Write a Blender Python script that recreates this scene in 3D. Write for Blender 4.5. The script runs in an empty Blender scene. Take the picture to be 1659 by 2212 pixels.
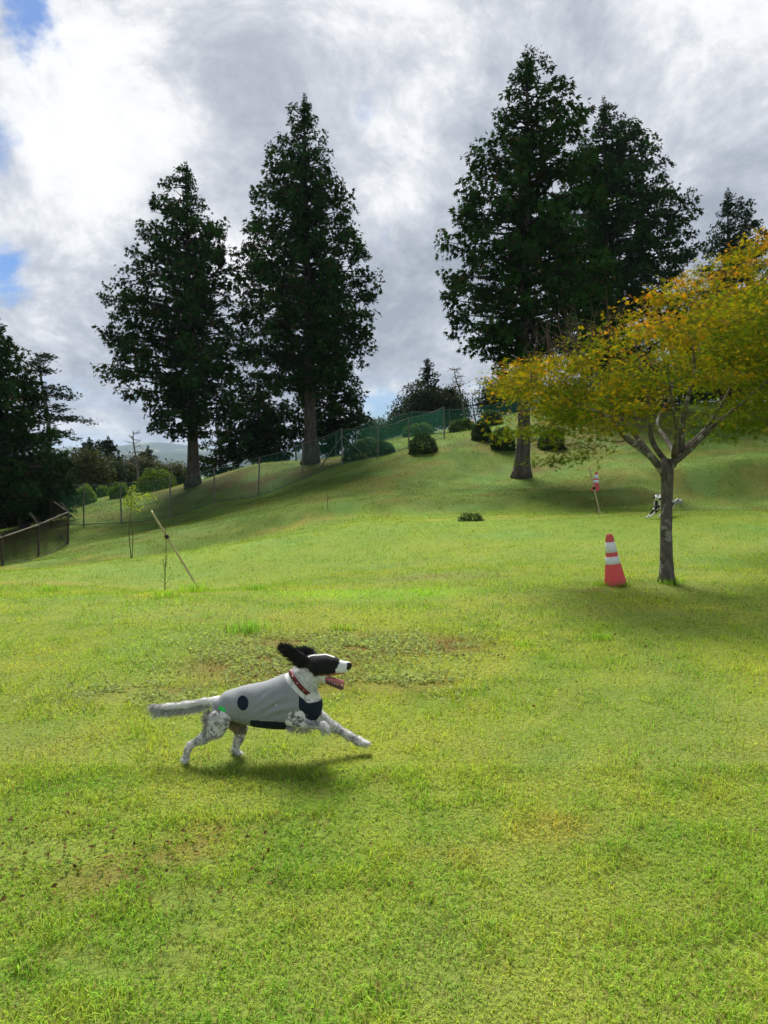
import bpy, bmesh, math, random
import numpy as np
from mathutils import Vector, Matrix
from mathutils.bvhtree import BVHTree

R = math.radians
rng = np.random.default_rng(7)
random.seed(7)
sc = bpy.context.scene
col = sc.collection

# ------------------------------------------------------------------ camera
CAM_H = 1.7
PITCH = R(4.1)
FPX = 1596.6            # focal length in reference units (picture 1659 x 2211)
cam = bpy.data.cameras.new('camera')
cam.sensor_fit = 'VERTICAL'; cam.sensor_height = 36.0; cam.lens = 26.0
cam.clip_start = 0.05; cam.clip_end = 20000
camo = bpy.data.objects.new('camera', cam); col.objects.link(camo)
camo.location = (0, 0, CAM_H); camo.rotation_euler = (R(90) - PITCH, 0, 0)
sc.camera = camo

# ------------------------------------------------------------------ world
SUN_EL, SUN_AZ = R(53), R(-12)       # azimuth measured from +Y towards +X
w = bpy.data.worlds.new('World'); sc.world = w; w.use_nodes = True
nt = w.node_tree; nt.nodes.clear()
N = nt.nodes.new; L = nt.links.new
def vmath(op, a, b=None, nt_=None):
    n = (nt_ or nt).nodes.new('ShaderNodeVectorMath'); n.operation = op
    for i, v in enumerate((a, b)):
        if v is None: continue
        if isinstance(v, (tuple, list)): n.inputs[i].default_value = v
        elif isinstance(v, (int, float)): n.inputs['Scale'].default_value = v
        else: (nt_ or nt).links.new(v, n.inputs[i])
    return n
def fmath(op, a, b=None, nt_=None, clamp=False):
    n = (nt_ or nt).nodes.new('ShaderNodeMath'); n.operation = op; n.use_clamp = clamp
    for i, v in enumerate((a, b)):
        if v is None: continue
        if isinstance(v, (int, float)): n.inputs[i].default_value = v
        else: (nt_ or nt).links.new(v, n.inputs[i])
    return n.outputs[0]
def ramp(src, stops, nt_=None, interp='LINEAR'):
    n = (nt_ or nt).nodes.new('ShaderNodeValToRGB'); n.color_ramp.interpolation = interp
    e = n.color_ramp.elements
    while len(e) < len(stops): e.new(0.5)
    for k, (p, c) in enumerate(stops):
        e[k].position = p
        e[k].color = (c, c, c, 1) if isinstance(c, (int, float)) else (*c, 1)
    (nt_ or nt).links.new(src, n.inputs[0])
    return n.outputs[0]
def mixc(fac, a, b, nt_=None, mode='MIX'):
    n = (nt_ or nt).nodes.new('ShaderNodeMix'); n.data_type = 'RGBA'; n.blend_type = mode
    for s, v in ((0, fac), (6, a), (7, b)):
        if isinstance(v, (int, float)): n.inputs[s].default_value = v
        elif isinstance(v, (tuple, list)): n.inputs[s].default_value = (*v[:3], 1)
        else: (nt_ or nt).links.new(v, n.inputs[s])
    return n.outputs[2]
def noise(vec, scale, detail=4, rough=0.55, dist=0.0, nt_=None, out=0):
    n = (nt_ or nt).nodes.new('ShaderNodeTexNoise')
    n.inputs['Scale'].default_value = scale; n.inputs['Detail'].default_value = detail
    n.inputs['Roughness'].default_value = rough; n.inputs['Distortion'].default_value = dist
    if vec is not None: (nt_ or nt).links.new(vec, n.inputs['Vector'])
    return n.outputs[out]

sky = N('ShaderNodeTexSky'); sky.sky_type = 'NISHITA'; sky.sun_disc = False
sky.sun_elevation = SUN_EL; sky.sun_rotation = SUN_AZ
tc = N('ShaderNodeTexCoord'); D = tc.outputs['Generated']
sep = N('ShaderNodeSeparateXYZ'); L(D, sep.inputs[0])
den = fmath('ADD', fmath('MULTIPLY', fmath('MAXIMUM', sep.outputs[2], 0.0), 0.75), 0.55)
comb = N('ShaderNodeCombineXYZ')                      # cloud layer: flattens a little towards the horizon
for k_ in range(3): L(fmath('DIVIDE', sep.outputs[k_], den), comb.inputs[k_])
P = comb.outputs[0]
wq = noise(P, 2.0, 2, 0.5, 0, out=1)
Pw = vmath('ADD', P, vmath('SCALE', vmath('SUBTRACT', wq, (0.5, 0.5, 0.5)).outputs[0], 0.26).outputs[0]).outputs[0]
big = noise(Pw, 1.5, 3, 0.5)
mid = noise(Pw, 3.6, 8, 0.60)
fine = noise(Pw, 13.0, 9, 0.66)
shade = fmath('ADD', fmath('ADD', fmath('MULTIPLY', big, 0.42), fmath('MULTIPLY', mid, 0.58)), fmath('MULTIPLY', fine, 0.44))
shade = fmath('SUBTRACT', shade, 0.275)
def dirblob(px, py, rad):
    """soft mask around the direction of one stretch of sky (1 in its middle), frayed by the cloud noise"""
    x = (px - 829.5) / FPX; y = -(py - 1105.5) / FPX
    v = Vector((x, math.cos(PITCH) + y * math.sin(PITCH), -math.sin(PITCH) + y * math.cos(PITCH))).normalized()
    d = vmath('DISTANCE', D, tuple(v)).outputs['Value']
    d = fmath('ADD', d, fmath('MULTIPLY', fmath('SUBTRACT', mid, 0.5), rad * 1.2))
    return ramp(fmath('DIVIDE', d, rad * 1.35), [(0.0, 1.0), (1.0, 0.0)], interp='EASE')
for px_, py_, rad_, amt_ in [(180, 160, .16, .09), (230, 390, .15, .10), (90, 300, .12, .08), (720, 20, .14, .10), (980, 40, .10, .06), (1560, 60, .18, .11), (870, 350, .10, .12), (1420, 330, .07, .08),
                             (930, 720, .12, .08), (60, 680, .12, .10), (530, 560, .08, .10), (850, 160, .15, -.06), (930, 520, .17, -.06), (1560, 340, .17, -.07), (560, 170, .10, -.06), (300, 690, .14, -.07), (1250, 90, .10, -.05), (150, 820, .10, -.04)]:
    shade = fmath('ADD', shade, fmath('MULTIPLY', dirblob(px_, py_, rad_), amt_))
cloud = ramp(shade, [(0.36, (3.1, 3.5, 4.1)), (0.46, (4.2, 4.6, 5.2)), (0.53, (5.4, 5.7, 6.2)), (0.62, (7.7, 7.85, 8.05)), (0.76, (9.4, 9.4, 9.4))])
gap = noise(Pw, 6.0, 7, 0.62)
for px_, py_, rad_, amt_ in [(60, -20, .050, .32), (110, 90, .035, .14), (0, 600, .055, .36), (840, 880, .05, .30), (0, 310, .04, .2), (150, 960, .16, .12), (60, 210, .08, .12)]:
    gap = fmath('ADD', gap, fmath('MULTIPLY', dirblob(px_, py_, rad_), amt_))
gapm = ramp(gap, [(0.66, 0.0), (0.90, 1.0)], interp='EASE')
blue = vmath('MULTIPLY', sky.outputs[0], (0.40, 0.58, 0.86)).outputs[0]
skycol = mixc(gapm, cloud, blue)
# towards the horizon thin bluish layers lie over the clouds
lay = noise(vmath('MULTIPLY', D, (2.6, 2.6, 17.0)).outputs[0], 1.6, 6, 0.6)
laym = fmath('MULTIPLY', ramp(lay, [(0.47, 0.0), (0.66, 1.0)], interp='EASE'), ramp(sep.outputs[2], [(0.0, 0.75), (0.07, 0.5), (0.15, 0.0)]))
skycol = mixc(laym, skycol, (4.0, 5.4, 7.3))
skycol = vmath('SCALE', skycol, 0.94).outputs[0]
bg = N('ShaderNodeBackground'); bg.inputs['Strength'].default_value = 0.05
L(skycol, bg.inputs['Color'])
wo = N('ShaderNodeOutputWorld'); L(bg.outputs[0], wo.inputs[0])

# ------------------------------------------------------------------ sun and film
sun = bpy.data.lights.new('sun', 'SUN'); sun.energy = 3.25; sun.angle = R(24); sun.color = (1.0, 0.955, 0.87)
suno = bpy.data.objects.new('sun', sun); col.objects.link(suno)
sd = Vector((math.sin(SUN_AZ) * math.cos(SUN_EL), math.cos(SUN_AZ) * math.cos(SUN_EL), math.sin(SUN_EL)))
suno.rotation_euler = sd.to_track_quat('Z', 'Y').to_euler(); suno.location = (0, 0, 60)
sc.view_settings.view_transform = 'Standard'; sc.view_settings.look = 'None'
sc.view_settings.exposure = 1.38; sc.view_settings.gamma = 1.0; sc.view_settings.use_curve_mapping = False
sc.render.engine = 'CYCLES'
sc.cycles.use_denoising = True
sc.cycles.max_bounces = 6; sc.cycles.diffuse_bounces = 3; sc.cycles.transmission_bounces = 4
sc.cycles.transparent_max_bounces = 24; sc.cycles.volume_bounces = 0
sc.cycles.sample_clamp_indirect = 4.0

# ------------------------------------------------------------------ helpers
def at(px, py, d):
    """world point on the plane y = d that the reference unit (px, py) looks at"""
    x = (px - 829.5) / FPX; y = -(py - 1105.5) / FPX
    v = Vector((x, math.cos(PITCH) + y * math.sin(PITCH), -math.sin(PITCH) + y * math.cos(PITCH)))
    return Vector((0, 0, CAM_H)) + v * (d / v.y)
def atv(px, py, d):
    return np.array(at(px, py, d))
def link(name, me, mat=None, parent=None):
    o = bpy.data.objects.new(name, me); col.objects.link(o)
    if mat is not None:
        me.materials.clear(); me.materials.append(mat)
    if parent is not None: o.parent = parent
    return o
def tag(o, label=None, cat=None, group=None, kind=None):
    if label: o['label'] = label
    if cat: o['category'] = cat
    if group: o['group'] = group
    if kind: o['kind'] = kind
    return o
def thing(name, loc, label, cat, group=None):
    o = bpy.data.objects.new(name, None); col.objects.link(o); o.location = loc
    o.empty_display_size = 0.2
    return tag(o, label, cat, group)
def np_mesh(name, V, F, colors=None, smooth=False, extra=None):
    """mesh from numpy vertices (n,3) and faces (m,3) or (m,4)"""
    V = np.ascontiguousarray(V, dtype=np.float32); F = np.ascontiguousarray(F, dtype=np.int32)
    me = bpy.data.meshes.new(name)
    k = F.shape[1]
    me.vertices.add(len(V)); me.vertices.foreach_set('co', V.ravel())
    me.loops.add(F.size); me.loops.foreach_set('vertex_index', F.ravel())
    me.polygons.add(len(F))
    me.polygons.foreach_set('loop_start', np.arange(0, F.size, k, dtype=np.int32))
    me.polygons.foreach_set('loop_total', np.full(len(F), k, dtype=np.int32))
    me.polygons.foreach_set('use_smooth', np.full(len(F), smooth))
    me.update(calc_edges=True)
    if colors is not None:
        a = me.attributes.new('col', 'FLOAT_COLOR', 'POINT')
        c = np.ones((len(V), 4), dtype=np.float32); c[:, :3] = colors
        a.data.foreach_set('color', c.ravel())
    if extra:
        for nm, arr in extra.items():
            a = me.attributes.new(nm, 'FLOAT', 'POINT'); a.data.foreach_set('value', np.ascontiguousarray(arr, dtype=np.float32))
    return me
def norm(a):
    return a / np.maximum(np.linalg.norm(a, axis=-1, keepdims=True), 1e-9)
def vnoise(p, seed=0):
    """value noise, vectorised, 0..1"""
    p = np.asarray(p, dtype=np.float64); i = np.floor(p).astype(np.int64); f = p - i
    f = f * f * (3 - 2 * f)
    def h(a):
        n = a[:, 0] * 374761393 + a[:, 1] * 668265263 + (a[:, 2] * 1274126177 if a.shape[1] > 2 else 0) + seed * 1013904223
        n = (n ^ (n >> 13)) * 1274126177 & 0xffffffff
        n = n ^ (n >> 16)
        return (n & 0xffff) / 65535.0
    dim = p.shape[1]; out = 0
    for c in range(2 ** dim):
        o = np.array([(c >> k) & 1 for k in range(dim)])
        wgt = np.prod(np.where(o, f, 1 - f), axis=1)
        out = out + wgt * h(i + o)
    return out
def fbm(p, seed=0, oct=3):
    s = 0; a = 0.5; t = 0; p = np.asarray(p, dtype=np.float64)
    for k in range(oct):
        s = s + a * vnoise(p * 2 ** k, seed + k); t += a; a *= 0.5
    return s / t

# tubes -----------------------------------------------------------------
def tube_arrays(pts, rad, n=8, cap=True, rough=0.0, seed=0):
    pts = np.asarray(pts, dtype=float); rad = np.asarray(rad, dtype=float)
    T = norm(np.gradient(pts, axis=0))
    ref = np.array([0.0, 0, 1]) if abs(T[0, 2]) < 0.8 else np.array([0.0, 1, 0])
    U = norm(np.cross(T, ref)); W = np.cross(T, U)
    an = np.arange(n) / n * 2 * np.pi
    rr = rad[:, None] * np.ones((1, n))
    if rough:
        rr = rr * (1 + rough * (np.random.default_rng(seed).random((len(pts), n)) - .5))
    V = pts[:, None] + rr[..., None] * (np.cos(an)[None, :, None] * U[:, None] + np.sin(an)[None, :, None] * W[:, None])
    V = V.reshape(-1, 3); F = []
    for i in range(len(pts) - 1):
        for j in range(n):
            a, b = i * n + j, i * n + (j + 1) % n
            F += [(a, b, b + n), (a, b + n, a + n)]
    if cap:
        c0, c1 = len(V), len(V) + 1
        V = np.vstack([V, pts[0], pts[-1]]); m = (len(pts) - 1) * n
        for j in range(n):
            F += [(c0, (j + 1) % n, j), (c1, m + j, m + (j + 1) % n)]
    return V, np.array(F)
def join(parts):
    Vs, Fs, o = [], [], 0
    for V, F in parts:
        Vs.append(V); Fs.append(F + o); o += len(V)
    return np.vstack(Vs), np.vstack(Fs)
def curve_pts(ctrl, n):
    """Catmull-Rom through control points"""
    c = np.asarray(ctrl, dtype=float); c = np.vstack([2 * c[0] - c[1], c, 2 * c[-1] - c[-2]])
    m = len(c) - 3; t = np.linspace(0, m - 1e-6, n); i = t.astype(int); u = (t - i)[:, None]
    a, b, d, e = c[i], c[i + 1], c[i + 2], c[i + 3]
    return .5 * (2 * b + (d - a) * u + (2 * a - 5 * b + 4 * d - e) * u ** 2 + (3 * b - a - 3 * d + e) * u ** 3)
def lathe(prof, n=24):
    V, F = [], []
    for r, z in prof:
        for j in range(n):
            a = 2 * math.pi * j / n; V.append((r * math.cos(a), r * math.sin(a), z))
    for i in range(len(prof) - 1):
        for j in range(n):
            a, b = i * n + j, i * n + (j + 1) % n
            F += [(a, b, b + n), (a, b + n, a + n)]
    return np.array(V), np.array(F)

# leaf instancing ---------------------------------------------------------
def kite(b, t, w, z=0.0):
    b = np.array(b, float); t = np.array(t, float); d = t - b; q = np.array([d[1], -d[0]]); q = q / np.linalg.norm(q) * w
    m = b + d * .45
    return [(b[0], b[1], 0), (m[0] + q[0], m[1] + q[1], z), (t[0], t[1], -z), (m[0] - q[0], m[1] - q[1], z)]
def template(kites):
    V, F = [], []
    for k in kites:
        o = len(V); V += k; F += [(o, o + 1, o + 2), (o, o + 2, o + 3)]
    return np.array(V, float), np.array(F)
LEAF = template([kite((0, 0), (0, 1), .27, .05)])
FAN = template([kite((0, 0), (0, 1.0), .15, .04), kite((0, .08), (.40, .80), .13, .05), kite((0, .08), (-.40, .80), .13, -.05)])
PALM = template([kite((0, 0), (0, 1), .13, .03), kite((0, 0), (.62, .66), .12, .04), kite((0, 0), (-.62, .66), .12, .04),
                 kite((0, 0), (.66, .02), .10, -.05), kite((0, 0), (-.66, .02), .10, -.05)])
CLOV = template([kite((0, 0), (0, .55), .26, .05), kite((0, 0), (.48, -.27), .26, .05), kite((0, 0), (-.48, -.27), .26, .05)])
def place(tmpl, pos, ydir, zdir, size, colors):
    """copies of a template: length axis along ydir, face towards zdir"""
    TV, TF = tmpl; n = len(pos)
    y = norm(ydir); x = norm(np.cross(y, zdir)); z = np.cross(x, y)
    s = np.asarray(size).reshape(-1, 1, 1) * np.ones((n, 1, 1))
    V = pos[:, None] + s * (TV[None, :, 0:1] * x[:, None] + TV[None, :, 1:2] * y[:, None] + TV[None, :, 2:3] * z[:, None])
    F = TF[None] + (np.arange(n) * len(TV))[:, None, None]
    C = np.repeat(colors, len(TV), axis=0)
    return V.reshape(-1, 3), F.reshape(-1, 3), C
def rdir(n, r=rng):
    return norm(r.normal(size=(n, 3)))

# ------------------------------------------------------------------ materials
def new_mat(name):
    m = bpy.data.materials.new(name); m.use_nodes = True; t = m.node_tree; t.nodes.clear()
    return m, t
def finish(t, shader, disp=None):
    o = t.nodes.new('ShaderNodeOutputMaterial'); t.links.new(shader, o.inputs[0])
def principled(t, color, rough=.6, spec=.3, bump=None, metal=0.0, bstr=.4, bdist=.01):
    b = t.nodes.new('ShaderNodeBsdfPrincipled')
    if isinstance(color, (tuple, list)): b.inputs['Base Color'].default_value = (*color, 1)
    else: t.links.new(color, b.inputs['Base Color'])
    b.inputs['Roughness'].default_value = rough; b.inputs['Specular IOR Level'].default_value = spec
    b.inputs['Metallic'].default_value = metal
    if bump is not None:
        n = t.nodes.new('ShaderNodeBump'); n.inputs['Strength'].default_value = bstr; n.inputs['Distance'].default_value = bdist
        t.links.new(bump, n.inputs['Height']); t.links.new(n.outputs[0], b.inputs['Normal'])
    return b.outputs[0]
def obj_co(t):
    return t.nodes.new('ShaderNodeTexCoord').outputs['Object']
def pos_co(t):
    return t.nodes.new('ShaderNodeNewGeometry').outputs['Position']
def attr(t, name, out='Color'):
    a = t.nodes.new('ShaderNodeAttribute'); a.attribute_name = name; return a.outputs[out]
def leaf_mat(name, trans=.35, rough=.6, spec=.25, tint=(1.25, 1.2, .7)):
    m, t = new_mat(name)
    c = attr(t, 'col')
    p = principled(t, c, rough, spec)
    tr = t.nodes.new('ShaderNodeBsdfTranslucent')
    t.links.new(vmath('MULTIPLY', c, tint, t).outputs[0], tr.inputs[0])
    mx = t.nodes.new('ShaderNodeMixShader'); mx.inputs[0].default_value = trans
    t.links.new(p, mx.inputs[1]); t.links.new(tr.outputs[0], mx.inputs[2]); finish(t, mx.outputs[0])
    return m
def simple(name, c1, c2=None, scale=20, rough=.6, spec=.3, stretch=(1, 1, 1), bstr=.4, bdist=.01, metal=0):
    m, t = new_mat(name)
    co = vmath('MULTIPLY', obj_co(t), stretch, t).outputs[0]
    n = noise(co, scale, 5, .6, nt_=t)
    c = mixc(ramp(n, [(.35, 0.0), (.65, 1.0)], t), c1, c2 or tuple(v * .8 for v in c1), t)
    finish(t, principled(t, c, rough, spec, n, metal, bstr, bdist)); return m
def bark_mat(name, dark, light, lichen=None, scale=9, stretch=(1, 1, .16)):
    m, t = new_mat(name); co = obj_co(t)
    n = noise(vmath('MULTIPLY', co, stretch, t).outputs[0], scale, 6, .65, .6, t)
    c = mixc(ramp(n, [(.34, 0.0), (.66, 1.0)], t), dark, light, t)
    if lichen:
        v = noise(co, 7.5, 3, .5, .3, t)
        c = mixc(fmath('MULTIPLY', ramp(v, [(.58, 0.0), (.64, 1.0)], t), .7, t), c, lichen, t)
    finish(t, principled(t, c, .9, .15, n, 0, .9, .03)); return m
def net_mat(name, color, cover, scale):
    """fine netting: threads cover part of the sheet, the rest lets light through"""
    m, t = new_mat(name); co = obj_co(t)
    d = t.nodes.new('ShaderNodeBsdfDiffuse'); d.inputs[0].default_value = (*color, 1)
    tl = t.nodes.new('ShaderNodeBsdfTranslucent'); tl.inputs[0].default_value = (*color, 1)
    ds = t.nodes.new('ShaderNodeMixShader'); ds.inputs[0].default_value = .4
    t.links.new(d.outputs[0], ds.inputs[1]); t.links.new(tl.outputs[0], ds.inputs[2])
    tp = t.nodes.new('ShaderNodeBsdfTransparent')
    n = noise(co, scale, 3, .6, nt_=t)
    f = ramp(n, [(.3, cover * .6), (.7, min(1, cover * 1.4))], t)
    mx = t.nodes.new('ShaderNodeMixShader'); t.links.new(f, mx.inputs[0])
    t.links.new(tp.outputs[0], mx.inputs[1]); t.links.new(ds.outputs[0], mx.inputs[2]); finish(t, mx.outputs[0]); return m

M = {}
M['conifer'] = leaf_mat('conifer_foliage', .15, .95, .0)
M['broad'] = leaf_mat('broadleaf_foliage', .2, .8, .08)
M['maple'] = leaf_mat('maple_leaves', .5, .85, .04, (1.25, 1.12, .4))
M['shrub'] = leaf_mat('shrub_leaves', .3, .75, .08)
M['grass'] = leaf_mat('grass_blades', .42, .8, .06, (1.2, 1.15, .5))
M['bark'] = bark_mat('grey_brown_bark', (.030, .024, .019), (.115, .094, .076))
M['bough'] = bark_mat('dark_bough_bark', (.012, .010, .008), (.035, .028, .022))
M['bark_maple'] = bark_mat('lichened_maple_bark', (.055, .048, .040), (.17, .150, .125), (.34, .36, .30), 14, (1, 1, .5))
M['bark_dead'] = bark_mat('bleached_wood', (.10, .085, .075), (.22, .19, .17))
M['twig'] = bark_mat('twig_bark', (.05, .035, .025), (.12, .09, .065))
M['bamboo'] = simple('bamboo', (.42, .36, .18), (.30, .25, .11), 6, .5, .4, (1, 1, .4))
M['postwood'] = simple('weathered_post', (.20, .18, .15), (.11, .10, .085), 12, .85, .2, (1, 1, .2))
M['postgreen'] = simple('green_painted_post', (.07, .12, .09), (.045, .08, .06), 10, .6, .4)
M['steel'] = simple('rusty_dull_steel', (.11, .085, .065), (.055, .045, .038), 10, .75, .2)
M['net'] = net_mat('green_netting', (.02, .085, .055), .28, 1.3)
M['net_thin'] = net_mat('thin_green_netting', (.04, .17, .11), .17, .8)
M['net_brown'] = net_mat('brown_wire_mesh', (.05, .036, .028), .44, 1.2)
M['black'] = simple('black_tie', (.012, .012, .012))

# ------------------------------------------------------------------ terrain
CTRL = [ # reference x, y, distance: points where the ground was read off
 (1440,1258,10.1),(1330,1262,10.0),(1100,1275,9.6),(500,1290,9.2),(100,1291,9.2),(800,1288,9.4),
 (437,1277,13.0),(150,1262,13.0),(-200,1262,13.0),(700,1240,13.0),(1000,1212,13.5),(1300,1190,14),(1650,1180,14),
 (283,1200,18),(0,1226,17.5),(-300,1240,18),(500,1172,19),(1000,1118,20),(1400,1119,19),(1297,1101,21.5),(1700,1105,20),(760,1128,20),
 (150,1182,26.5),(83,1208,27.5),(8,1228,24),(-150,1250,24),(500,1148,24),(700,1096,25),(860,1088,25),(1100,1078,25),(1287,1060,27.5),(1500,1072,25),(1659,1074,25),
 (147,1173,31),(181,1135,35),(263,1131,35),(368,1120,35.5),(463,1086,36),(558,1072,36.5),(653,1034,37),(739,1002,37.5),(816,988,38),(915,972,37),(1040,952,37),(1120,960,37),(1180,962,37),
 (1127,1030,32),(950,1040,31),(700,1062,30),(450,1120,31),(1300,1012,32),(1500,1002,30),(1659,988,30),(1400,955,37),(1659,930,37),(1800,930,37),
 (415,1048,41),(671,1000,41),(560,1000,42.5),(600,1010,46),(740,985,44),(889,938,46),(973,935,46),(1117,890,46.5),(1400,880,46),(1700,870,46),(1900,870,46),
 (200,1075,47),(330,1062,47),(60,1130,45),(-150,1150,42),(-400,1160,42),
]
pc = np.array([atv(*c) for c in CTRL])
near = np.array([(x, y, 0.0) for x in (-12, -7, -3, 0, 3, 7, 12) for y in (-8, -3, 0, 2.5, 5, 7.5)])
far = np.array([(x, y, z) for x, y, z in [(-40, 60, -2.5), (-20, 62, -2.2), (0, 64, 1.5), (15, 62, 4.2), (40, 62, 5), (-45, 30, -3), (-45, 10, -2), (-30, 10, -1), (30, 12, .5), (45, 30, 3), (45, 8, .8), (24, 20, .8), (30, 46, 4.6), (-30, 45, -2.6)]])
pc = np.vstack([pc, near, far])
S_ = 10.0
def _U(r2): return np.where(r2 > 1e-12, r2 * np.log(np.maximum(r2, 1e-12)) * .5, 0)
_A = pc[:, :2] / S_
_n = len(_A)
_K = _U(((_A[:, None] - _A[None]) ** 2).sum(-1)) + np.eye(_n) * .004
_Q = np.hstack([np.ones((_n, 1)), _A])
_sol = np.linalg.solve(np.block([[_K, _Q], [_Q.T, np.zeros((3, 3))]]), np.concatenate([pc[:, 2], np.zeros(3)]))
def sstep(a, b, x):
    t = np.clip((x - a) / (b - a), 0, 1); return t * t * (3 - 2 * t)
def bank_edge(x): return np.interp(x, [-14, -8, -5.3, -2, 1, 5, 9, 14], [19, 21.5, 23.6, 24.8, 25.0, 25.2, 26, 26])
def G(x, y):
    x = np.atleast_1d(np.asarray(x, float)); y = np.atleast_1d(np.asarray(y, float))
    xc = np.clip(x, -42, 42); yc = np.clip(y, -8, 62)
    z = np.empty(len(x))
    for s in range(0, len(x), 60000):
        q = np.stack([xc[s:s + 60000], yc[s:s + 60000]], 1) / S_
        z[s:s + 60000] = _U(((q[:, None] - _A[None]) ** 2).sum(-1)) @ _sol[:_n] + _sol[_n] + q @ _sol[_n + 1:]
    out = np.hypot(x - xc, y - yc)
    z = z * (1 - sstep(0, 90, out)) - 9 * sstep(0, 90, out) - 32 * sstep(60, 700, out)
    p = np.stack([x, y], 1)
    eg = y - bank_edge(x)
    z = z + .34 * (sstep(-.4, 1.3, eg) - sstep(-7, 0, eg)) * sstep(-13, -7, x) * (1 - sstep(13, 20, x))
    z = z + 1.0 * (sstep(28.0, 30.0, y) - sstep(19, 28.0, y)) * sstep(9.0, 12.5, x) * (1 - sstep(24, 32, x))
    amp = np.clip(y / 12, .35, 1.6) * (1 - sstep(30, 120, out))
    return z + amp * (.07 * (fbm(p / 2.6, 3, 2) - .5) + .05 * (fbm(p / .9, 9, 2) - .5))
def gz(x, y): return float(G(x, y)[0])

uy = np.concatenate([np.arange(-10, 48, .3), 48 + 1.2 * np.sinh(np.linspace(0, 9.1, 90))[1:]])
ux = np.concatenate([-26 - 1.2 * np.sinh(np.linspace(0, 9.0, 70))[:0:-1], np.arange(-26, 26.01, .35), 26 + 1.2 * np.sinh(np.linspace(0, 9.0, 70))[1:]])
XX, YY = np.meshgrid(ux, uy)
gv = np.stack([XX.ravel(), YY.ravel(), G(XX.ravel(), YY.ravel())], 1)
nx, ny = len(ux), len(uy)
ii = (np.arange(ny - 1)[:, None] * nx + np.arange(nx - 1)[None]).ravel()
gf = np.stack([ii, ii + 1, ii + nx + 1, ii + nx], 1)

# lawn colour fields, used alike by the soil sheet and the blades (world position, metres)
def ell(x, y, cx, cy, rx, ry, soft=.5):
    d = np.hypot((x - cx) / rx, (y - cy) / ry); k = d < 1.75
    if k.any(): d[k] += .55 * (fbm(np.stack([x[k], y[k]], 1) * 1.3, 21, 3) - .5)
    return 1 - sstep(1 - soft, 1 + soft * .4, d)
CLOVER = [(-.95, 6.25, .95, .85), (.05, 6.7, 1.0, .45), (.15, 5.55, .55, .3), (-1.75, 5.2, .5, .25)]
BROWN = [(.9, 11.2, 1.1, .5), (-1.0, 6.2, .8, .7), (.1, 6.6, .8, .35), (-1.5, 3.1, .5, .12), (-.75, 2.75, .2, .1), (3.4, 9.6, 1.5, .45), (.25, 5.6, .4, .2), (-7.5, 25.5, 2.2, 1.3), (-1.0, 4.6, .5, .12), (-9.6, 29, 1.6, 1.6)]
TAN = [(4.2, 20.6, 4.2, .9), (8.0, 21.5, 5, .8), (-6.0, 13.2, 2.0, .5), (-8, 21, 4.5, 1.6), (-3, 24.5, 3, .7), (.8, 3.3, .3, .2), (1.2, 2.9, .3, .25), (.3, 3.0, .25, .2), (0.6, 4.3, .4, .15)]
BARE_SHADED = [(-9.5, 40.5, 4.2, 3.4), (-5.8, 38.5, 3.2, 1.8), (-3.4, 41, 2.6, 1.8), (13.5, 41, 6, 3.4), (6.3, 33, 2.0, .9), (8.4, 37.3, 5.5, 1.5)]
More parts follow.
